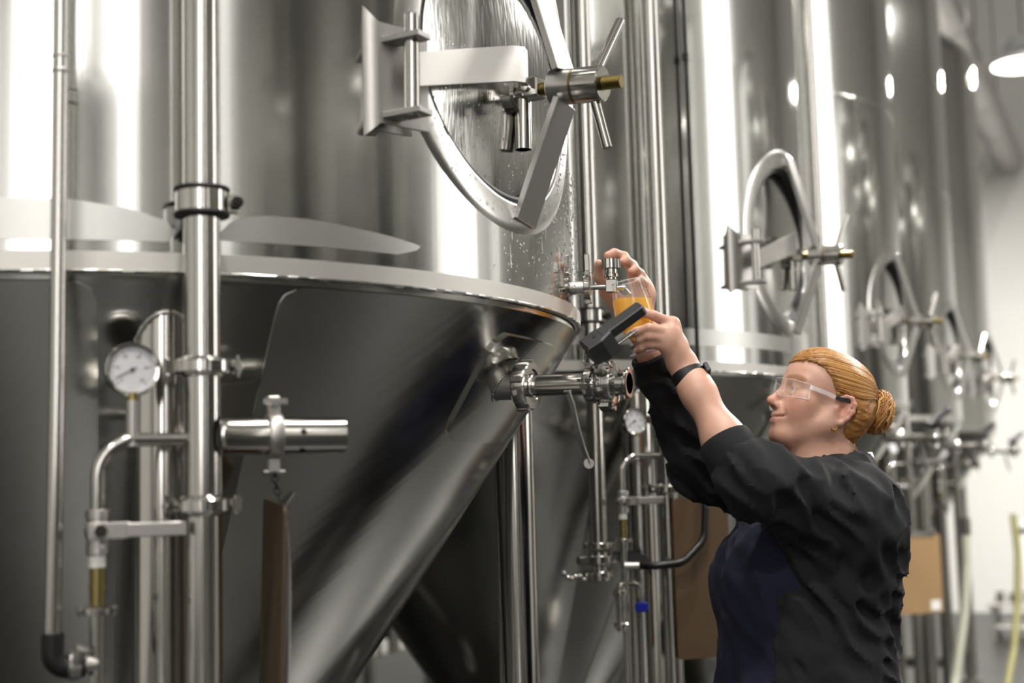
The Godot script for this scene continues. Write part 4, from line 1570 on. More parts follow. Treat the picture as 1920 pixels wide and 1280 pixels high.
# ---------------------------------------------------------------- the person
class Field:
	# a list of tapered capsules and ellipsoids joined (or cut) with soft blends
	var kind := PackedByteArray()
	var a := PackedVector3Array()
	var b := PackedVector3Array()
	var ra := PackedFloat32Array()
	var rb := PackedFloat32Array()
	var k := PackedFloat32Array()
	var cut := PackedByteArray()
	var turn: Array[Basis] = []
	var fold: FastNoiseLite
	var fold_amp := 0.0
	var fold_axes := Basis()

	func cap(p: Vector3, q: Vector3, r0: float, r1: float, kk := 0.02, cutting := 0) -> void:
		kind.append(0); a.append(p); b.append(q); ra.append(r0); rb.append(r1); k.append(kk); cut.append(cutting); turn.append(Basis())

	func chain(pts: Array, radii: Array, kk := 0.02, cutting := 0) -> void:
		for i in pts.size() - 1:
			cap(pts[i], pts[i + 1], radii[i], radii[i + 1], kk, cutting)

	func ell(c: Vector3, r: Vector3, kk := 0.02, basis := Basis(), cutting := 0) -> void:
		kind.append(1); a.append(c); b.append(r); ra.append(minf(r.x, minf(r.y, r.z))); rb.append(0.0); k.append(kk); cut.append(cutting); turn.append(basis.inverse())

	func one(i: int, p: Vector3) -> float:
		if kind[i] == 0:
			var ab := b[i] - a[i]
			var ap := p - a[i]
			var t := clampf(ap.dot(ab) / maxf(ab.length_squared(), 1e-9), 0.0, 1.0)
			return (ap - ab * t).length() - (ra[i] + (rb[i] - ra[i]) * t)
		var q := turn[i] * (p - a[i])
		var r := b[i]
		var k0 := (q / r).length()
		var k1 := (q / (r * r)).length()
		if k1 < 1e-6:
			return -ra[i]
		return k0 * (k0 - 1.0) / k1

	func dist(p: Vector3, ids: PackedInt32Array) -> float:
		var d := 10.0
		for i in ids:
			var e := one(i, p)
			var kk := k[i]
			if cut[i] == 0:
				var h := kk - absf(d - e)
				d = minf(d, e)
				if h > 0.0:
					d -= h * h / (4.0 * kk)
			else:
				e = -e
				var h := kk - absf(d - e)
				d = maxf(d, e)
				if h > 0.0:
					d += h * h / (4.0 * kk)
		if fold_amp > 0.0:
			var q := fold_axes * p
			d -= fold_amp * fold.get_noise_3dv(q)
		return d

	# surface nets: one vertex in each crossed cell, one quad round each crossed edge
	func skin(g: Geo, lo: Vector3, hi: Vector3, cell: float) -> void:
		var nx := int(ceil((hi.x - lo.x) / cell)) + 1
		var ny := int(ceil((hi.y - lo.y) / cell)) + 1
		var nz := int(ceil((hi.z - lo.z) / cell)) + 1
		const B := 7
		var sx := 1
		var sy := nx + 1
		var sz := (nx + 1) * (ny + 1)
		var total := sz * (nz + 1)
		var val := PackedFloat32Array()
		val.resize(total); val.fill(99.0)
		var vid := PackedInt32Array()
		vid.resize(total); vid.fill(-1)
		var every := PackedInt32Array(range(kind.size()))
		var half := B * cell * 0.5
		var diag := half * 1.7321
		var active := []
		for bz in range(0, nz, B):
			for by in range(0, ny, B):
				for bx in range(0, nx, B):
					var c := lo + Vector3(bx, by, bz) * cell + Vector3(half, half, half)
					var d := dist(c, every)
					if absf(d) > diag * 1.6 + 0.006 + fold_amp:
						continue
					var ids := PackedInt32Array()
					for i in kind.size():
						if one(i, c) < diag * 2.2 + k[i] + 0.01 + maxf(d, 0.0):
							ids.append(i)
					active.append(Vector3i(bx, by, bz))
					for z in range(bz, mini(bz + B, nz) + 1):
						for y in range(by, mini(by + B, ny) + 1):
							var at := z * sz + y * sy + bx
							for x in range(bx, mini(bx + B, nx) + 1):
								if val[at] > 98.0:
									val[at] = dist(lo + Vector3(x, y, z) * cell, ids)
								at += 1
		var off := [0, sx, sy, sx + sy, sz, sx + sz, sy + sz, sx + sy + sz]
		var pos := [Vector3(0, 0, 0), Vector3(1, 0, 0), Vector3(0, 1, 0), Vector3(1, 1, 0), Vector3(0, 0, 1), Vector3(1, 0, 1), Vector3(0, 1, 1), Vector3(1, 1, 1)]
		var edges := [[0, 1], [2, 3], [4, 5], [6, 7], [0, 2], [1, 3], [4, 6], [5, 7], [0, 4], [1, 5], [2, 6], [3, 7]]
		var first := g.v.size()
		var cells := []
		for bl in active:
			for z in range(bl.z, mini(bl.z + B, nz)):
				for y in range(bl.y, mini(bl.y + B, ny)):
					for x in range(bl.x, mini(bl.x + B, nx)):
						var at: int = z * sz + y * sy + x
						var inside := 0
						for i in 8:
							if val[at + off[i]] < 0.0:
								inside += 1
						if inside == 0 or inside == 8:
							continue
						var sum := Vector3.ZERO
						var n := 0
						for e in edges:
							var d0 := val[at + off[e[0]]]
							var d1 := val[at + off[e[1]]]
							if (d0 < 0.0) != (d1 < 0.0):
								var pa: Vector3 = pos[e[0]]
								var pb: Vector3 = pos[e[1]]
								sum += pa.lerp(pb, d0 / (d0 - d1))
								n += 1
						vid[at] = g.v.size()
						g.v.append(lo + (Vector3(x, y, z) + sum / n) * cell)
						g.n.append(Vector3.ZERO)
						g.uv.append(Vector2.ZERO)
						cells.append(at)
		var dirs := [[sx, sy, sz], [sy, sz, sx], [sz, sx, sy]]
		for at in cells:
			for q in dirs:
				var d0 := val[at]
				var d1 := val[at + q[0]]
				if (d0 < 0.0) == (d1 < 0.0):
					continue
				var i1: int = at - q[1]
				var i2: int = at - q[1] - q[2]
				var i3: int = at - q[2]
				if i2 < 0:
					continue
				var v0 := vid[at]
				var v1 := vid[i1]
				var v2 := vid[i2]
				var v3 := vid[i3]
				if v0 < 0 or v1 < 0 or v2 < 0 or v3 < 0:
					continue
				var nn := (g.v[v2] - g.v[v0]).cross(g.v[v3] - g.v[v1])
				# the solid lies where d < 0: turn the normal away from it
				if d0 < 0.0:
					nn = nn
				var outw := Vector3.ZERO
				outw[[sx, sy, sz].find(q[0])] = 1.0 if d0 < 0.0 else -1.0
				if nn.dot(outw) < 0.0:
					nn = -nn
				g.n[v0] += nn; g.n[v1] += nn; g.n[v2] += nn; g.n[v3] += nn
				for t in [[v0, v1, v2], [v0, v2, v3]]:
					var w := (g.v[t[2]] - g.v[t[0]]).cross(g.v[t[1]] - g.v[t[0]])
					if w.dot(nn) < 0.0:
						g.idx.append(t[0]); g.idx.append(t[2]); g.idx.append(t[1])
					else:
						g.idx.append(t[0]); g.idx.append(t[1]); g.idx.append(t[2])
		for i in range(first, g.v.size()):
			g.n[i] = g.n[i].normalized() if g.n[i].length() > 1e-12 else Vector3.UP

# head frame: forward, up, towards her left ear
const HEAD := Vector3(0.036, 1.581, 0.0)
const HEAD_SCALE := 0.9
const H_F := Vector3(-0.907, 0.3746, 0.1928)
const H_U := Vector3(0.3664, 0.9272, -0.0779)
const H_S := Vector3(0.2079, 0.0, 0.978)

func hd(f: float, u: float, s: float) -> Vector3:
	return HEAD + H_F * f + H_U * u + H_S * s

func head_basis() -> Basis:
	return Basis(H_F, H_U, H_S)

func head_field() -> Field:
	var h := Field.new()
	var hb := head_basis()
	h.ell(hd(0.0, 0.047, 0), Vector3(0.093, 0.073, 0.071), 0.02, hb)
	h.ell(hd(0.042, 0.048, 0), Vector3(0.056, 0.06, 0.061), 0.025, hb)
	h.ell(hd(0.042, -0.015, 0), Vector3(0.052, 0.07, 0.056), 0.03, hb)
	for s: float in [-1.0, 1.0]:
		h.cap(hd(0.004, -0.035, 0.051 * s), hd(0.062, -0.078, 0.02 * s), 0.018, 0.018, 0.03)
		h.cap(hd(-0.002, 0.0, 0.056 * s), hd(0.004, -0.035, 0.051 * s), 0.016, 0.017, 0.025)
		h.ell(hd(0.06, -0.008, 0.043 * s), Vector3(0.022, 0.02, 0.018), 0.02, hb)
		h.ell(hd(0.062, -0.03, 0.036 * s), Vector3(0.02, 0.02, 0.016), 0.025, hb)
		h.cap(hd(0.089, 0.031, 0.008 * s), hd(0.073, 0.034, 0.045 * s), 0.0085, 0.008, 0.015)
	h.cap(hd(0.075, -0.082, -0.012), hd(0.075, -0.082, 0.012), 0.0165, 0.0165, 0.02)
	h.ell(hd(0.079, -0.043, 0), Vector3(0.022, 0.026, 0.03), 0.018, hb)
	# nose
	h.cap(hd(0.091, 0.022, 0), hd(0.113, -0.018, 0), 0.0072, 0.0092, 0.012)
	h.ell(hd(0.114, -0.021, 0), Vector3(0.0105, 0.0095, 0.0105), 0.006, hb)
	for s: float in [-1.0, 1.0]:
		h.ell(hd(0.101, -0.0265, 0.0105 * s), Vector3(0.0095, 0.0075, 0.0065), 0.006, hb)
		h.ell(hd(0.1, 0.012, 0.031 * s), Vector3(0.018, 0.0115, 0.015), 0.012, hb, 1)
		h.ell(hd(0.106, -0.034, 0.006 * s), Vector3(0.005, 0.004, 0.003), 0.003, hb, 1)
		# fold from nose to mouth corner
		h.cap(hd(0.101, -0.022, 0.021 * s), hd(0.09, -0.045, 0.034 * s), 0.0022, 0.002, 0.007, 1)
	# mouth: lips closed in a smile
	h.chain([hd(0.0745, -0.0415, -0.031), hd(0.0955, -0.0478, -0.01), hd(0.0975, -0.0472, 0), hd(0.0955, -0.0478, 0.01), hd(0.0745, -0.0415, 0.031)], [0.0015, 0.0048, 0.0048, 0.0048, 0.0015], 0.007)
	h.chain([hd(0.081, -0.0475, -0.024), hd(0.0935, -0.0568, -0.009), hd(0.0935, -0.0568, 0.009), hd(0.081, -0.0475, 0.024)], [0.0018, 0.0056, 0.0056, 0.0018], 0.007)
	h.chain([hd(0.07, -0.039, -0.041), hd(0.09, -0.0475, -0.024), hd(0.101, -0.0515, -0.011), hd(0.104, -0.0517, 0), hd(0.101, -0.0515, 0.011), hd(0.09, -0.0475, 0.024), hd(0.07, -0.039, 0.041)], [0.0016, 0.002, 0.0019, 0.0018, 0.0019, 0.002, 0.0016], 0.004, 1)
	# eyes: ball with lids
	for s: float in [-1.0, 1.0]:
		h.ell(hd(0.0785, 0.012, 0.031 * s), Vector3(0.0118, 0.0118, 0.0118), 0.001, hb)
		h.chain([hd(0.0855, 0.0155, 0.0185 * s), hd(0.0885, 0.0208, 0.03 * s), hd(0.083, 0.0165, 0.043 * s)], [0.0028, 0.0034, 0.003], 0.005)
		h.chain([hd(0.0855, 0.008, 0.019 * s), hd(0.0872, 0.0032, 0.031 * s), hd(0.082, 0.0075, 0.042 * s)], [0.0026, 0.003, 0.0026], 0.005)
		# ear
		var e := [hd(0.004, 0.006, 0.068 * s), hd(0.002, 0.02, 0.072 * s), hd(-0.008, 0.031, 0.076 * s), hd(-0.021, 0.031, 0.08 * s), hd(-0.03, 0.02, 0.083 * s), hd(-0.031, 0.004, 0.082 * s), hd(-0.025, -0.012, 0.078 * s), hd(-0.014, -0.026, 0.073 * s), hd(-0.004, -0.028, 0.069 * s), hd(0.001, -0.018, 0.067 * s)]
		h.ell(hd(-0.014, 0.003, 0.0705 * s), Vector3(0.0165, 0.028, 0.006), 0.006, hb)
		h.chain(e, [0.0036, 0.004, 0.0042, 0.0042, 0.0042, 0.004, 0.0045, 0.0062, 0.006, 0.004], 0.004)
		h.ell(hd(-0.01, 0.002, 0.0785 * s), Vector3(0.0085, 0.0125, 0.0075), 0.004, hb, 1)
		h.chain([hd(-0.022, 0.022, 0.0785 * s), hd(-0.022, 0.004, 0.079 * s), hd(-0.016, -0.01, 0.0765 * s)], [0.003, 0.0034, 0.003], 0.004)
		h.ell(hd(0.002, -0.001, 0.0725 * s), Vector3(0.0045, 0.006, 0.0045), 0.004, hb)
	# neck
	h.cap(hd(-0.02, -0.02, 0), Vector3(0.037, 1.44, 0.0), 0.053, 0.062, 0.03)
	h.cap(hd(0.02, -0.06, 0), Vector3(-0.0, 1.44, 0.02), 0.03, 0.04, 0.04)
	return h

# joints of a hand: wrist, then four fingers of [knuckle, middle joint, end joint, tip], then the thumb's four
func hand_field(h: Field, wrist: Vector3, elbow: Vector3, fingers: Array, thumb: Array, back: Vector3, slim := 1.0) -> void:
	var fr := [[0.0105, 0.0088, 0.0082, 0.0068], [0.0105, 0.009, 0.0083, 0.007], [0.01, 0.0086, 0.008, 0.0066], [0.0092, 0.0078, 0.0072, 0.006]]
	for i in 4:
		var f: Array = fingers[i]
		var w: Vector3 = wrist + (f[0] - wrist) * 0.25
		h.cap(w, f[0], 0.014, 0.0112, 0.018)
		h.chain(f, fr[i], 0.004)
		h.ell(f[0] + back * 0.003, Vector3.ONE * 0.0108, 0.008)
		if i > 0:
			h.cap((wrist + f[0]) * 0.5, (wrist + fingers[i - 1][0]) * 0.5, 0.0125, 0.0125, 0.015)
			h.cap(f[0].lerp(wrist, 0.12), fingers[i - 1][0].lerp(wrist, 0.12), 0.0105, 0.0105, 0.012)
	h.cap(wrist, thumb[1], 0.015, 0.0125, 0.015)
	h.cap(thumb[0], thumb[1], 0.016, 0.0125, 0.015)
	h.cap(thumb[0], (fingers[0][0] + wrist) * 0.5, 0.013, 0.011, 0.015)
	h.cap(thumb[1], thumb[2], 0.0108, 0.0098, 0.006)
	h.cap(thumb[2], thumb[3], 0.0098, 0.0078, 0.006)
	var side := (elbow - wrist).cross(back).normalized()
	h.cap(wrist + side * 0.008, wrist.lerp(elbow, 0.25) + side * 0.009, 0.0185 * slim, 0.0205 * slim, 0.02)
	h.cap(wrist - side * 0.008, wrist.lerp(elbow, 0.25) - side * 0.009, 0.0185 * slim, 0.0205 * slim, 0.02)
	h.cap(wrist.lerp(elbow, 0.22), wrist.lerp(elbow, 0.7), 0.0255 * slim, 0.035 * slim, 0.03)
	h.cap(wrist.lerp(elbow, 0.7), elbow, 0.035 * slim, 0.035 * slim, 0.03)

func box_of(pts: Array, pad: float) -> Array:
	var lo := Vector3.ONE * 99.0
	var hi := -lo
	for p in pts:
		lo = lo.min(p); hi = hi.max(p)
	return [lo - Vector3.ONE * pad, hi + Vector3.ONE * pad]

func build_person() -> void:
	var root := thing("person", "person in a dark jacket and safety glasses, reaching up to the sample tap", "person", Vector3(1.2314, 0, -0.5111))
	root.rotation.y = 0.4137
	var g := Geo.new()
	# head and neck
	var hf := head_field()
	hf.skin(g, HEAD - Vector3(0.16, 0.19, 0.12), HEAD + Vector3(0.13, 0.15, 0.12), 0.0034)
	var head_end := g.v.size()
	# left hand and forearm, holding the glass
	var lw := Vector3(-0.244, 1.662, 0.157)
	var le := Vector3(-0.156, 1.462, 0.232)
	var lf := [
		[Vector3(-0.262, 1.737, 0.166), Vector3(-0.297, 1.7505, 0.184), Vector3(-0.312, 1.757, 0.176), Vector3(-0.325, 1.7605, 0.164)],
		[Vector3(-0.267, 1.721, 0.177), Vector3(-0.306, 1.727, 0.192), Vector3(-0.327, 1.7225, 0.181), Vector3(-0.34, 1.7185, 0.165)],
		[Vector3(-0.271, 1.708, 0.18), Vector3(-0.306, 1.7125, 0.19), Vector3(-0.32, 1.7085, 0.177), Vector3(-0.325, 1.705, 0.16)],
		[Vector3(-0.2745, 1.6955, 0.177), Vector3(-0.304, 1.699, 0.183), Vector3(-0.318, 1.694, 0.172), Vector3(-0.326, 1.69, 0.158)]]
	var lt := [Vector3(-0.256, 1.69, 0.142), Vector3(-0.27, 1.718, 0.118), Vector3(-0.292, 1.738, 0.102), Vector3(-0.314, 1.752, 0.099)]
	var hl := Field.new()
	hand_field(hl, lw, le, lf, lt, Vector3(0.45, 0.35, 0.82).normalized())
	var bb := box_of([lw] + lf[0] + lf[1] + lf[2] + lf[3] + lt, 0.035)
	bb[0] = bb[0].min(le.lerp(lw, 0.1) - Vector3.ONE * 0.06)
	bb[1] = bb[1].max(le.lerp(lw, 0.1) + Vector3.ONE * 0.06)
	hl.skin(g, bb[0], bb[1], 0.0032)
	# right hand on the knob of the tap
	var rw := Vector3(-0.312, 1.742, 0.052)
	var re := Vector3(-0.185, 1.485, -0.055)
	var rf := [
		[Vector3(-0.318, 1.842, 0.07), Vector3(-0.338, 1.874, 0.088), Vector3(-0.357, 1.878, 0.106), Vector3(-0.371, 1.872, 0.117)],
		[Vector3(-0.306, 1.83, 0.064), Vector3(-0.322, 1.858, 0.082), Vector3(-0.335, 1.864, 0.1), Vector3(-0.345, 1.86, 0.113)],
		[Vector3(-0.298, 1.817, 0.06), Vector3(-0.308, 1.842, 0.076), Vector3(-0.318, 1.848, 0.092), Vector3(-0.328, 1.843, 0.102)],
		[Vector3(-0.294, 1.803, 0.06), Vector3(-0.301, 1.823, 0.074), Vector3(-0.309, 1.829, 0.088), Vector3(-0.317, 1.825, 0.098)]]
	var rt := [Vector3(-0.338, 1.776, 0.062), Vector3(-0.37, 1.808, 0.08), Vector3(-0.387, 1.835, 0.1), Vector3(-0.387, 1.857, 0.118)]
	var hr := Field.new()
	hand_field(hr, rw, re, rf, rt, Vector3(0.75, 0.35, -0.55).normalized(), 0.84)
	bb = box_of([rw] + rf[0] + rf[1] + rf[2] + rf[3] + rt, 0.035)
	bb[0] = bb[0].min(re.lerp(rw, 0.3) - Vector3.ONE * 0.055)
	bb[1] = bb[1].max(re.lerp(rw, 0.3) + Vector3.ONE * 0.055)
	hr.skin(g, bb[0], bb[1], 0.0034)
	# the body under the clothes
	var ls := Vector3(0.045, 1.388, 0.12)
	var rs := Vector3(-0.03, 1.44, -0.15)
	var bf := Field.new()
	bf.ell(Vector3(0.005, 1.29, -0.005), Vector3(0.12, 0.17, 0.14), 0.04)
	bf.ell(Vector3(-0.005, 1.07, 0), Vector3(0.12, 0.18, 0.145), 0.04)
	bf.cap(Vector3(0.037, 1.43, 0), Vector3(0.037, 1.5, 0), 0.055, 0.05, 0.04)
	bf.cap(ls, le, 0.05, 0.04, 0.04)
	bf.cap(rs, re, 0.05, 0.04, 0.04)
	bf.cap(ls, rs, 0.05, 0.05, 0.05)
	for s: float in [-1.0, 1.0]:
		bf.chain([Vector3(0.0, 0.93, 0.085 * s), Vector3(-0.01, 0.5, 0.1 * s), Vector3(0.01, 0.1, 0.105 * s)], [0.085, 0.055, 0.035], 0.04)
	bf.skin(g, Vector3(-0.24, 0.04, -0.24), Vector3(0.17, 1.48, 0.29), 0.014)
	paint_skin(g, lf, rf)
	for i in head_end:
		g.v[i] = HEAD + (g.v[i] - HEAD) * HEAD_SCALE
	part(root, "body", g, M.skin)
	build_clothes(root, ls, le, lw, rs, re, rw)
	build_hair(root)
	build_worn(root, lw, le)
	var fit := Transform3D(Basis().scaled(Vector3.ONE * HEAD_SCALE), HEAD * (1.0 - HEAD_SCALE))
	for called in ["hair", "safety_glasses", "hoop_earring"]:
		root.get_node(called).transform = fit
	build_glass()

func paint_skin(g: Geo, lf: Array, rf: Array) -> void:
	var base := Color(0.60, 0.345, 0.255)
	var spots := []
	for s: float in [-1.0, 1.0]:
		spots.append([hd(0.07, -0.022, 0.045 * s), 0.035, Color(0.60, 0.27, 0.20), 0.55])
		spots.append([hd(-0.02, 0.01, 0.08 * s), 0.04, Color(0.60, 0.26, 0.20), 0.7])
		# brows, eye whites, irises and pupils
		for t in 7:
			var q := t / 6.0
			spots.append([hd(lerpf(0.1, 0.082, q), 0.0345 + 0.004 * sin(q * PI), lerpf(0.012, 0.054, q) * s), 0.0085, Color(0.3, 0.15, 0.07), 0.85])
		spots.append([hd(0.0895, 0.012, 0.031 * s), 0.0085, Color(0.72, 0.68, 0.66), 1.0])
		spots.append([hd(0.0915, 0.0122, 0.0312 * s), 0.006, Color(0.12, 0.2, 0.3), 1.0])
		spots.append([hd(0.0925, 0.0122, 0.0312 * s), 0.0033, Color(0.01, 0.01, 0.015), 1.0])
		spots.append([hd(0.0885, 0.0185, 0.03 * s), 0.004, Color(0.28, 0.13, 0.09), 0.6])
	spots.append([hd(0.115, -0.02, 0), 0.017, Color(0.60, 0.26, 0.19), 0.6])
	for x in [-0.02, -0.012, -0.004, 0.004, 0.012, 0.02]:
		spots.append([hd(0.098 - 8.0 * x * x * 2.5, -0.047, x), 0.0055, Color(0.50, 0.19, 0.16), 0.8])
		spots.append([hd(0.098 - 8.0 * x * x * 2.5, -0.056, x), 0.0062, Color(0.52, 0.2, 0.17), 0.8])
	for hands in [lf, rf]:
		for f in hands:
			spots.append([f[3], 0.013, Color(0.62, 0.29, 0.23), 0.6])
			spots.append([f[1], 0.012, Color(0.60, 0.30, 0.22), 0.4])
			spots.append([f[0], 0.015, Color(0.60, 0.30, 0.22), 0.35])
	var n := FastNoiseLite.new()
	n.seed = 4
	n.frequency = 60.0
	for i in g.v.size():
		var p := g.v[i]
		var c := base
		if p.y > 1.48 or p.x < -0.2:
			for s in spots:
				var d: float = p.distance_to(s[0]) / s[1]
				if d < 1.0:
					c = c.lerp(s[2], s[3] * (1.0 - d * d * d))
		var m := 1.0 + 0.06 * n.get_noise_3dv(p)
		g.c.append(Color(c.r * m, c.g * m, c.b * m))

func cloth_noise(seed_: int) -> FastNoiseLite:
	var n := FastNoiseLite.new()
	n.seed = seed_
	n.noise_type = FastNoiseLite.TYPE_SIMPLEX_SMOOTH
	n.fractal_type = FastNoiseLite.FRACTAL_RIDGED
	n.fractal_octaves = 1
	n.fractal_gain = 0.35
	n.frequency = 1.0
	return n

func build_clothes(root: Node3D, ls: Vector3, le: Vector3, lw: Vector3, rs: Vector3, re: Vector3, rw: Vector3) -> void:
	# shirt
	var f := Field.new()
	f.ell(Vector3(0.0, 1.28, -0.005), Vector3(0.145, 0.19, 0.155), 0.05)
	f.ell(Vector3(-0.03, 1.06, 0), Vector3(0.155, 0.26, 0.165), 0.06)
	f.ell(Vector3(-0.095, 1.255, 0.07), Vector3(0.075, 0.085, 0.075), 0.06)
	f.ell(Vector3(-0.1, 1.26, -0.08), Vector3(0.075, 0.085, 0.075), 0.06)
	f.ell(Vector3(-0.01, 0.82, 0), Vector3(0.4, 0.12, 0.4), 0.02, Basis(), 1)
	f.ell(Vector3(-0.02, 1.5, 0.01), Vector3(0.075, 0.07, 0.07), 0.02, Basis(), 1)
	f.fold = cloth_noise(3)
	f.fold_amp = 0.008
	f.fold_axes = Basis(Vector3(14, 9, 2), Vector3(4, -3, 0), Vector3(2, 3, 12)).transposed()
	var g := Geo.new()
	f.skin(g, Vector3(-0.24, 0.86, -0.22), Vector3(0.2, 1.5, 0.22), 0.009)
	part(root, "shirt", g, M.shirt, "navy blue shirt")
	# jacket, open at the front, left sleeve pushed up above the elbow
	f = Field.new()
	f.ell(Vector3(0.0, 1.27, 0.0), Vector3(0.148, 0.19, 0.172), 0.06)
	f.ell(Vector3(-0.01, 1.06, 0.0), Vector3(0.155, 0.28, 0.178), 0.06)
	f.ell(Vector3(0.075, 1.34, 0.05), Vector3(0.078, 0.11, 0.115), 0.06)
	f.cap(ls, rs, 0.07, 0.068, 0.06)
	f.cap(ls, le.lerp(ls, 0.12), 0.083, 0.058, 0.05)
	f.cap(le.lerp(ls, 0.12), le.lerp(lw, 0.06), 0.058, 0.048, 0.03)
	f.cap(rs, re, 0.072, 0.058, 0.05)
	var cuff_r := re.lerp(rw, 0.66)
	f.cap(re, cuff_r, 0.057, 0.04, 0.03)
	# collar standing round the neck
	f.chain([Vector3(-0.03, 1.425, 0.07), Vector3(0.035, 1.462, 0.075), Vector3(0.095, 1.475, 0.035), Vector3(0.1, 1.476, -0.03), Vector3(0.04, 1.465, -0.075), Vector3(-0.04, 1.43, -0.075)], [0.014, 0.015, 0.017, 0.017, 0.015, 0.014], 0.025)
	# room for the neck, the open front and the straight hem
	f.cap(Vector3(0.03, 1.435, 0), Vector3(0.02, 1.6, 0), 0.058, 0.07, 0.012, 1)
	f.ell(Vector3(-0.185, 1.1, 0.05), Vector3(0.125, 0.36, 0.13), 0.012, Basis(), 1)
	f.ell(Vector3(-0.165, 0.98, 0.045), Vector3(0.125, 0.2, 0.125), 0.012, Basis(), 1)
	f.ell(Vector3(0, 0.78, 0), Vector3(0.6, 0.12, 0.6), 0.01, Basis(), 1)
	f.fold = cloth_noise(9)
	f.fold_amp = 0.012
	f.fold_axes = Basis(Vector3(17, 13, 3), Vector3(3, -4.5, 1), Vector3(-2, 3, 11)).transposed()
	g = Geo.new()
	f.skin(g, Vector3(-0.34, 0.86, -0.25), Vector3(0.22, 1.68, 0.33), 0.0075)
	var jk := part(root, "jacket", g, M.jacket, "black zip jacket, open at the front")
	# rolled cuff of the left sleeve
	g = Geo.new()
	var ax := (lw - le).normalized()
	var xf := Geo.along(le + ax * 0.022, ax)
	g.lathe([Vector2(0.037, 0.05), Vector2(0.036, 0.04), Vector2(0.037, 0.0), Vector2(0.047, -0.004), Vector2(0.0505, 0.006), Vector2(0.0485, 0.044), Vector2(0.0455, 0.053), Vector2(0.04, 0.0545), Vector2(0.037, 0.05)], 40, xf)
	part(jk, "rolled_cuff", g, M.jacket)
	g = Geo.new()
	var axr := (rw - re).normalized()
	g.lathe([Vector2(0.032, 0.03), Vector2(0.032, 0.0), Vector2(0.041, -0.002), Vector2(0.043, 0.006), Vector2(0.0415, 0.028), Vector2(0.037, 0.033), Vector2(0.032, 0.03)], 32, Geo.along(cuff_r + axr * 0.018, axr))
	part(jk, "cuff", g, M.jacket)
	g = Geo.new()
	g.bar(Vector3(0.0, 0.985, 0.181), Vector3(0.105, 0.99, 0.162), 0.022, 0.008, Vector3.UP, 0.003)
	part(jk, "pocket_welt", g, M.jacket)
	# trousers and shoes
	f = Field.new()
	f.ell(Vector3(0.0, 0.93, 0), Vector3(0.145, 0.13, 0.175), 0.05)
	for s: float in [-1.0, 1.0]:
		f.chain([Vector3(0.0, 0.88, 0.088 * s), Vector3(-0.012, 0.48, 0.1 * s), Vector3(0.01, 0.07, 0.105 * s)], [0.098, 0.072, 0.062], 0.03)
	f.ell(Vector3(0, -0.03, 0), Vector3(0.5, 0.07, 0.5), 0.01, Basis(), 1)
	f.fold = cloth_noise(14)
	f.fold_amp = 0.006
	f.fold_axes = Basis(Vector3(8, 0, 0), Vector3(3, 6, 0), Vector3(0, 0, 8))
	g = Geo.new()
	f.skin(g, Vector3(-0.2, 0.0, -0.24), Vector3(0.2, 1.08, 0.24), 0.014)
	part(root, "trousers", g, M.trousers, "dark work trousers")
	for s: float in [-1.0, 1.0]:
		f = Field.new()
		f.cap(Vector3(0.03, 0.05, 0.105 * s), Vector3(-0.15, 0.042, 0.115 * s), 0.048, 0.042, 0.03)
		f.cap(Vector3(0.01, 0.05, 0.105 * s), Vector3(0.01, 0.11, 0.105 * s), 0.045, 0.042, 0.03)
		f.ell(Vector3(-0.06, -0.09, 0.11 * s), Vector3(0.4, 0.091, 0.3), 0.004, Basis(), 1)
		g = Geo.new()
		f.skin(g, Vector3(-0.21, -0.01, 0.11 * s - 0.07), Vector3(0.09, 0.17, 0.11 * s + 0.07), 0.01)
		part(root, "shoe", g, M.rubber)

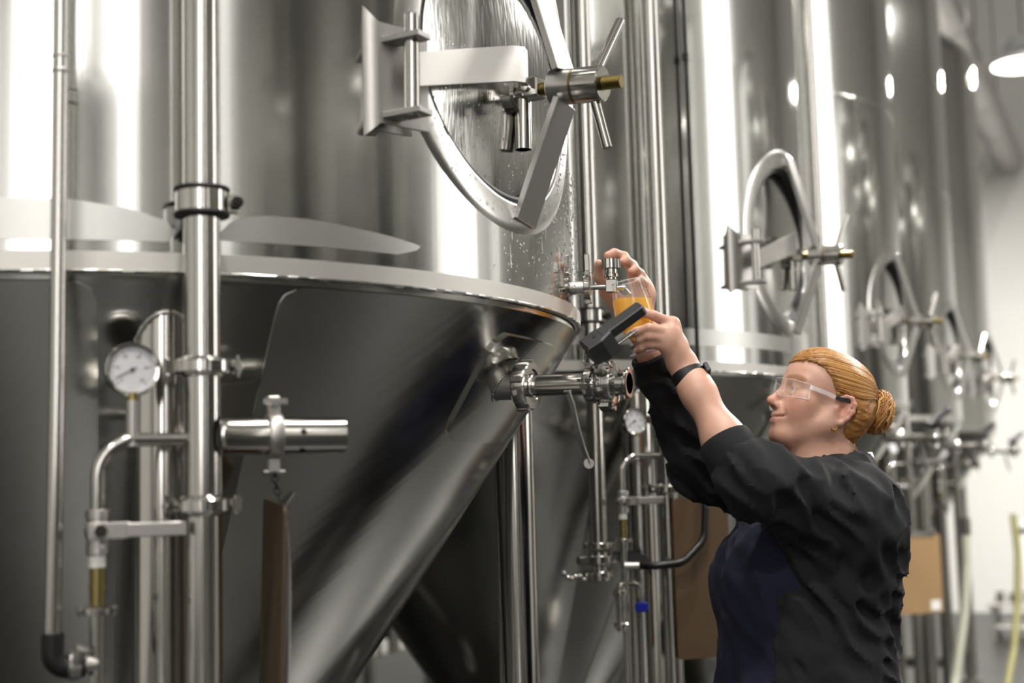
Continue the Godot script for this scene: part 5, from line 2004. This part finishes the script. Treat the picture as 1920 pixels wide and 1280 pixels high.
func build_hair(root: Node3D) -> void:
	var hb := head_basis()
	var f := Field.new()
	f.ell(hd(-0.004, 0.05, 0), Vector3(0.1, 0.077, 0.0765), 0.02, hb)
	f.cap(hd(-0.05, 0.01, 0.034), hd(-0.05, 0.01, -0.034), 0.042, 0.042, 0.03)
	f.cap(hd(-0.045, -0.03, 0.02), hd(-0.045, -0.03, -0.02), 0.034, 0.034, 0.03)
	f.ell(hd(0.04, 0.053, 0), Vector3(0.0595, 0.0665, 0.0655), 0.02, hb)
	# cut back to the hairline: forehead, temples and round the ears
	f.ell(hd(0.062, 0.003, 0), Vector3(0.066, 0.084, 0.12), 0.008, hb, 1)
	f.ell(hd(0.075, -0.045, 0), Vector3(0.085, 0.075, 0.12), 0.008, hb, 1)
	for s: float in [-1.0, 1.0]:
		f.ell(hd(-0.01, -0.004, 0.085 * s), Vector3(0.034, 0.038, 0.03), 0.006, hb, 1)
	var g := Geo.new()
	f.fold = cloth_noise(21)
	f.fold_amp = 0.0028
	# fine grooves running from the forehead back to the bun
	f.fold_axes = Basis(H_F * 8.0, H_U * 70.0, H_S * 70.0).transposed()
	f.skin(g, HEAD - Vector3(0.13, 0.16, 0.12), HEAD + Vector3(0.16, 0.16, 0.12), 0.0036)
	var rng := RandomNumberGenerator.new()
	rng.seed = 77
	for i in g.v.size():
		var m := 0.85 + 0.3 * rng.randf()
		g.c.append(Color(0.36 * m, 0.165 * m, 0.045 * m))
	var hair := part(root, "hair", g, M.hair, "ginger hair drawn back")
	# combed strands lying on the cap
	g = Geo.new()
	var tone := func_tones(rng, 900)
	var k := 0
	var every := PackedInt32Array(range(f.kind.size()))
	f.fold_amp = 0.0
	for i in 900:
		var a := rng.randf_range(-1.0, 1.0)
		var phi := a * 1.75                                   # round the head from her right, over the top, to her left
		# begin at the hairline, or a little behind it
		var start_f := 0.094
		while start_f > -0.05:
			var e0 := maxf(sqrt(maxf(1.0 - pow((start_f + 0.004) / 0.104, 2.0), 0.04)), sqrt(maxf(1.0 - pow((start_f - 0.04) / 0.061, 2.0), 0.0)) * 0.87)
			if f.dist(hd(start_f, 0.05 + 0.076 * e0 * cos(phi), 0.0755 * e0 * sin(phi)), every) < 0.001:
				break
			start_f -= 0.002
		start_f += 0.004 - (0.0 if rng.randf() < 0.45 else rng.randf_range(0.0, 0.05))
		var end_u := rng.randf_range(0.02, 0.06)
		var pts := []
		var rad := []
		var lift := rng.randf_range(0.0003, 0.0022)
		for j in 12:
			var t := j / 11.0
			var fx := lerpf(start_f, -0.1, t)
			var ph := phi * (1.0 - 0.25 * t * t)
			var e := 1.0 - pow((fx + 0.004) / 0.104, 2.0)
			var rr := maxf(sqrt(maxf(e, 0.04)), sqrt(maxf(1.0 - pow((fx - 0.04) / 0.061, 2.0), 0.0)) * 0.87)
			var uu := 0.05 + (0.077 + lift) * rr * cos(ph)
			var ss := (0.0765 + lift) * rr * sin(ph)
			var w := smoothstep(0.72, 1.0, t)
			var q := hd(fx, lerpf(uu, end_u, w * 0.6), ss * (1.0 - 0.5 * w))
			# settle on the combed cap
			var away := (q - hd(fx * 0.6, 0.045, 0)).normalized()
			for pass_ in 3:
				var gap := f.dist(q, every) - lift * 0.9 - 0.0006
				if absf(gap) < 0.03:
					q -= away * gap
			pts.append(q)
			rad.append(0.0009 * sin(PI * clampf(t * 0.9 + 0.08, 0.0, 1.0)) + 0.0002)
		var before := g.v.size()
		g.tube(pts, rad, 5, false)
		for q in range(before, g.v.size()):
			g.c.append(tone[k])
		k += 1
	# loose hairs at the nape and hairline
	for i in 60:
		var s0 := rng.randf_range(-0.05, 0.06)
		var p0 := hd(-0.05 + rng.randf_range(-0.02, 0.02), -0.05, s0)
		var pts := [p0]
		for j in 6:
			p0 += Vector3(rng.randf_range(-0.003, 0.006), -0.006 - rng.randf() * 0.004, rng.randf_range(-0.003, 0.003))
			pts.append(p0)
		var before := g.v.size()
		g.tube(pts, 0.0005, 4, false)
		for q in range(before, g.v.size()):
			g.c.append(tone[i])
	var strands := part(hair, "strands", g, M.hair)
	strands.set_meta("kind", "stuff")
	# bun: coiled locks round a core, tied with a dark band
	g = Geo.new()
	var bc := hd(-0.112, 0.04, 0.008)
	var core := Field.new()
	core.ell(bc, Vector3(0.022, 0.036, 0.034), 0.01, hb)
	core.skin(g, bc - Vector3.ONE * 0.06, bc + Vector3.ONE * 0.06, 0.004)
	for q in g.v.size():
		g.c.append(Color(0.32, 0.16, 0.05))
	for i in 150:
		var tilt := Basis(Vector3(rng.randf_range(-1, 1), rng.randf_range(-1, 1), rng.randf_range(-1, 1)).normalized(), rng.randf_range(0, 0.9))
		var pts := []
		var rad := []
		var a0 := rng.randf_range(0, TAU)
		var span := rng.randf_range(1.6, 3.6)
		var sc := rng.randf_range(0.92, 1.22)
		for j in 12:
			var an := a0 + span * j / 11.0
			var q := tilt * Vector3(rng.randf_range(-0.12, 0.12), cos(an), sin(an))
			pts.append(bc + H_F * q.x * 0.03 * sc + H_U * q.y * 0.04 * sc + H_S * q.z * 0.036 * sc)
			rad.append(0.0016 * sin(PI * (j + 0.6) / 12.2) + 0.0003)
		var before := g.v.size()
		g.tube(pts, rad, 5, false)
		for q in range(before, g.v.size()):
			g.c.append(tone[(i * 3) % tone.size()])
	for i in 70:
		var d := Vector3(rng.randf_range(-1.0, 0.1), rng.randf_range(-0.9, 0.9), rng.randf_range(-0.8, 0.9)).normalized()
		var p0 := bc + (H_F * d.x * 0.022 + H_U * d.y * 0.036 + H_S * d.z * 0.034)
		var dir := H_F * d.x + H_U * d.y + H_S * d.z
		var pts := [p0]
		for j in 5:
			dir = (dir + Vector3(rng.randf_range(-0.4, 0.4), rng.randf_range(-0.5, 0.3), rng.randf_range(-0.4, 0.4))).normalized()
			p0 += dir * 0.0045
			pts.append(p0)
		var before := g.v.size()
		g.tube(pts, [0.0009, 0.0009, 0.0008, 0.0006, 0.0005, 0.0002], 4, false)
		for q in range(before, g.v.size()):
			g.c.append(tone[(i * 5) % tone.size()])
	part(hair, "bun", g, M.hair, "loose ginger bun")
	g = Geo.new()
	var ring := []
	for i in 25:
		var an := TAU * i / 24
		ring.append(hd(-0.092, 0.04, 0.004) + H_U * cos(an) * 0.032 + H_S * sin(an) * 0.027 + H_F * 0.004 * cos(an * 2))
	g.tube(ring, 0.0035, 8, false)
	part(hair, "hair_tie", g, M.rubber, "black hair tie")

func func_tones(rng: RandomNumberGenerator, n: int) -> Array:
	var out := []
	for i in n:
		var t := rng.randf()
		var c := Color(0.33, 0.14, 0.035).lerp(Color(0.70, 0.40, 0.14), t * t)
		out.append(c)
	return out

func build_worn(root: Node3D, lw: Vector3, le: Vector3) -> void:
	# safety glasses: wrap-round clear lens, temples with black tips
	var g := Geo.new()
	var rows := []
	for j in 9:
		var v := j / 8.0
		var row := []
		for i in 33:
			var a := lerpf(-1.0, 1.0, i / 32.0)
			var s := 0.066 * sin(a * 1.2) / sin(1.2)
			var fx := 0.117 - 0.043 * a * a - 0.008 * absf(a)
			var top := 0.03 - 0.002 * absf(a)
			var bot := -0.009 + 0.006 * a * a + 0.012 * exp(-a * a * 45.0)
			row.append(hd(fx - 0.004 * (1.0 - v), lerpf(bot, top, v), s))
		rows.append(row)
	open_grid(g, rows)
	var gl := part(root, "safety_glasses", g, M.glass, "clear safety glasses")
	g = Geo.new()
	for e in [0, 8]:
		g.tube(rows[e], 0.0009, 6, true)
	part(gl, "lens_edge", g, M.clear_plastic)
	for s: float in [-1.0, 1.0]:
		g = Geo.new()
		var p := [hd(0.069, 0.022, 0.0665 * s), hd(0.055, 0.022, 0.072 * s), hd(0.03, 0.021, 0.0765 * s), hd(0.012, 0.0195, 0.0785 * s)]
		var up := []
		var dn := []
		for q in p:
			up.append(q + H_U * 0.0048); dn.append(q - H_U * 0.0042)
		ribbon(g, up, dn, 0.0022)
		var tp := part(gl, "temple", g, M.clear_plastic)
		g = Geo.new()
		p = [hd(0.014, 0.0195, 0.0787 * s), hd(0.0, 0.021, 0.0792 * s), hd(-0.016, 0.025, 0.079 * s), hd(-0.03, 0.014, 0.078 * s)]
		up = []
		dn = []
		for q in p:
			up.append(q + H_U * 0.0038); dn.append(q - H_U * 0.0034)
		ribbon(g, up, dn, 0.003)
		part(tp, "temple_tip", g, M.black_plastic, "black temple tip")
	# ear ring
	g = Geo.new()
	var ring := []
	for i in 19:
		var an := TAU * i / 18
		ring.append(hd(-0.004, -0.0375, 0.0735) + H_F * sin(an) * 0.0065 + H_U * cos(an) * 0.008)
	g.tube(ring, 0.0011, 8, false)
	part(root, "hoop_earring", g, M.gold, "small gold hoop")
	# fitness band on the left wrist
	var ax := (le - lw).normalized()
	var c := lw + ax * 0.026
	var out := Vector3(0.45, 0.35, 0.82).normalized()
	out = (out - ax * out.dot(ax)).normalized()
	var sd := ax.cross(out).normalized()
	if sd.x + sd.y < 0.0:
		sd = -sd
	g = Geo.new()
	var top := []
	var bot := []
	for i in 41:
		var an := TAU * i / 40
		var p := c + out * cos(an) * 0.0262 + sd * sin(an) * 0.0315
		top.append(p - ax * 0.0115); bot.append(p + ax * 0.0115)
	ribbon(g, top, bot, 0.003)
	out = (sd * 0.85 + out * 0.5).normalized()
	var w := part(root, "wrist_band", g, M.rubber, "black rubber fitness band")
	g = Geo.new()
	g.box(Vector3(0.019, 0.009, 0.033), Transform3D(Basis(ax, out, ax.cross(out)), c + out * 0.0335), 0.002)
	part(w, "tracker", g, M.tracker, "grey tracker case")

func open_grid(g: Geo, rows: Array) -> void:
	var ids := []
	var m := rows.size()
	var n: int = rows[0].size()
	for j in m:
		var row := PackedInt32Array()
		for i in n:
			var du: Vector3 = rows[j][mini(i + 1, n - 1)] - rows[j][maxi(i - 1, 0)]
			var dv: Vector3 = rows[mini(j + 1, m - 1)][i] - rows[maxi(j - 1, 0)][i]
			row.append(g.vert(rows[j][i], du.cross(dv).normalized(), Vector2(i, j)))
		ids.append(row)
	for j in m - 1:
		for i in n - 1:
			g.quad(ids[j][i], ids[j][i + 1], ids[j + 1][i + 1], ids[j + 1][i])

# the tulip glass of hazy beer under the tap, tilted in the left hand
func build_glass() -> void:
	var turn := Basis(Vector3.UP, 0.4137)
	var at := Vector3(1.2314, 0, -0.5111) + turn * Vector3(-0.311, 1.6875, 0.135)
	var tip := Vector3(1.2314, 0, -0.5111) + turn * Vector3(-0.338, 1.8195, 0.135)
	var t := thing("beer_glass", "tulip glass half full of hazy orange beer, held under the tap", "glass", at)
	var xf := Geo.along(Vector3.ZERO, tip - at)
	var bowl := [Vector2(0.004, 0.022), Vector2(0.0125, 0.025), Vector2(0.0215, 0.034), Vector2(0.0295, 0.047), Vector2(0.0345, 0.062), Vector2(0.0362, 0.077), Vector2(0.0352, 0.095), Vector2(0.032, 0.115), Vector2(0.029, 0.1345)]
	var g := Geo.new()
	g.lathe([Vector2(0, 0), Vector2(0.0255, 0.0), Vector2(0.0262, 0.001), Vector2(0.025, 0.0022), Vector2(0.012, 0.004), Vector2(0.0055, 0.0075), Vector2(0.0042, 0.013), Vector2(0.0042, 0.022)] + bowl.slice(1), 56, xf, 0, TAU, 1.4)
	var body := part(t, "bowl", g, M.glass, "clear glass")
	g = Geo.new()
	var rim := []
	for i in 49:
		var an := TAU * i / 48
		rim.append(xf * Vector3(0.029 * sin(an), 0.1345, -0.029 * cos(an)))
	g.tube(rim, 0.0008, 8, false)
	part(body, "rim", g, M.glass_edge)
	g = Geo.new()
	rim = []
	for i in 49:
		var an := TAU * i / 48
		rim.append(xf * Vector3(0.0258 * sin(an), 0.0011, -0.0258 * cos(an)))
	g.tube(rim, 0.0008, 8, false)
	part(body, "foot_edge", g, M.glass_edge)
	# printed mark high on the bowl
	g = Geo.new()
	for r in 4:
		for c in 5 - (r % 2):
			var an := 1.05 + 0.1 * c + 0.05 * (r % 2)
			var y := 0.098 + 0.006 * r
			var rr := lerpf(0.0352, 0.032, (y - 0.095) / 0.02) + 0.0004
			var p := xf * Vector3(rr * sin(an), y, -rr * cos(an))
			var nn := xf.basis * Vector3(sin(an), 0.15, -cos(an))
			g.bar(p - xf.basis.y * 0.0018, p + xf.basis.y * 0.0018, 0.0022, 0.0003, xf.basis.y.cross(nn))
	part(body, "printed_mark", g, M.ink, "small dark print")
	# beer with a level top
	var level := 0.0985 - 0.0
	var nseg := 56
	var rows := []
	var prof := [Vector2(0.003, 0.0245)]
	for p in bowl.slice(1):
		prof.append(p - Vector2(0.0012, 0))
	g = Geo.new()
	var fine := []
	for i in prof.size() - 1:
		for q in 4:
			fine.append(prof[i].lerp(prof[i + 1], q / 4.0))
	for p in fine:
		var row := []
		for i in nseg + 1:
			var an := TAU * i / nseg
			row.append(xf * Vector3(p.x * sin(an), p.y, -p.x * cos(an)))
		rows.append(row)
	# cut each column at the level
	for i in nseg + 1:
		var hit := -1
		for j in rows.size():
			if rows[j][i].y > level:
				hit = j
				break
		if hit > 0:
			var a: Vector3 = rows[hit - 1][i]
			var b: Vector3 = rows[hit][i]
			var p := a.lerp(b, clampf((level - a.y) / (b.y - a.y), 0.0, 1.0))
			for j in range(hit, rows.size()):
				rows[j][i] = p + Vector3(0, 0.00001 * (j - hit), 0)
	var ids := []
	for j in rows.size():
		var row := PackedInt32Array()
		for i in nseg + 1:
			var an := TAU * i / nseg
			row.append(g.vert(rows[j][i], (xf.basis * Vector3(sin(an), -0.15, -cos(an))).normalized()))
		ids.append(row)
	for j in rows.size() - 1:
		for i in nseg:
			if rows[j][i].distance_squared_to(rows[j + 1][i]) > 1e-9 or rows[j][i + 1].distance_squared_to(rows[j + 1][i + 1]) > 1e-9:
				g.quad(ids[j][i], ids[j][i + 1], ids[j + 1][i + 1], ids[j + 1][i])
	var mid := Vector3.ZERO
	for i in nseg:
		mid += rows[rows.size() - 1][i] / nseg
	var cc := g.vert(mid, Vector3.UP)
	var last := rows.size() - 1
	var ring := []
	for i in nseg + 1:
		ring.append(g.vert(rows[last][i], Vector3.UP))
	for i in nseg:
		g.tri(cc, ring[i], ring[i + 1])
	part(t, "beer", g, M.beer, "hazy orange beer")
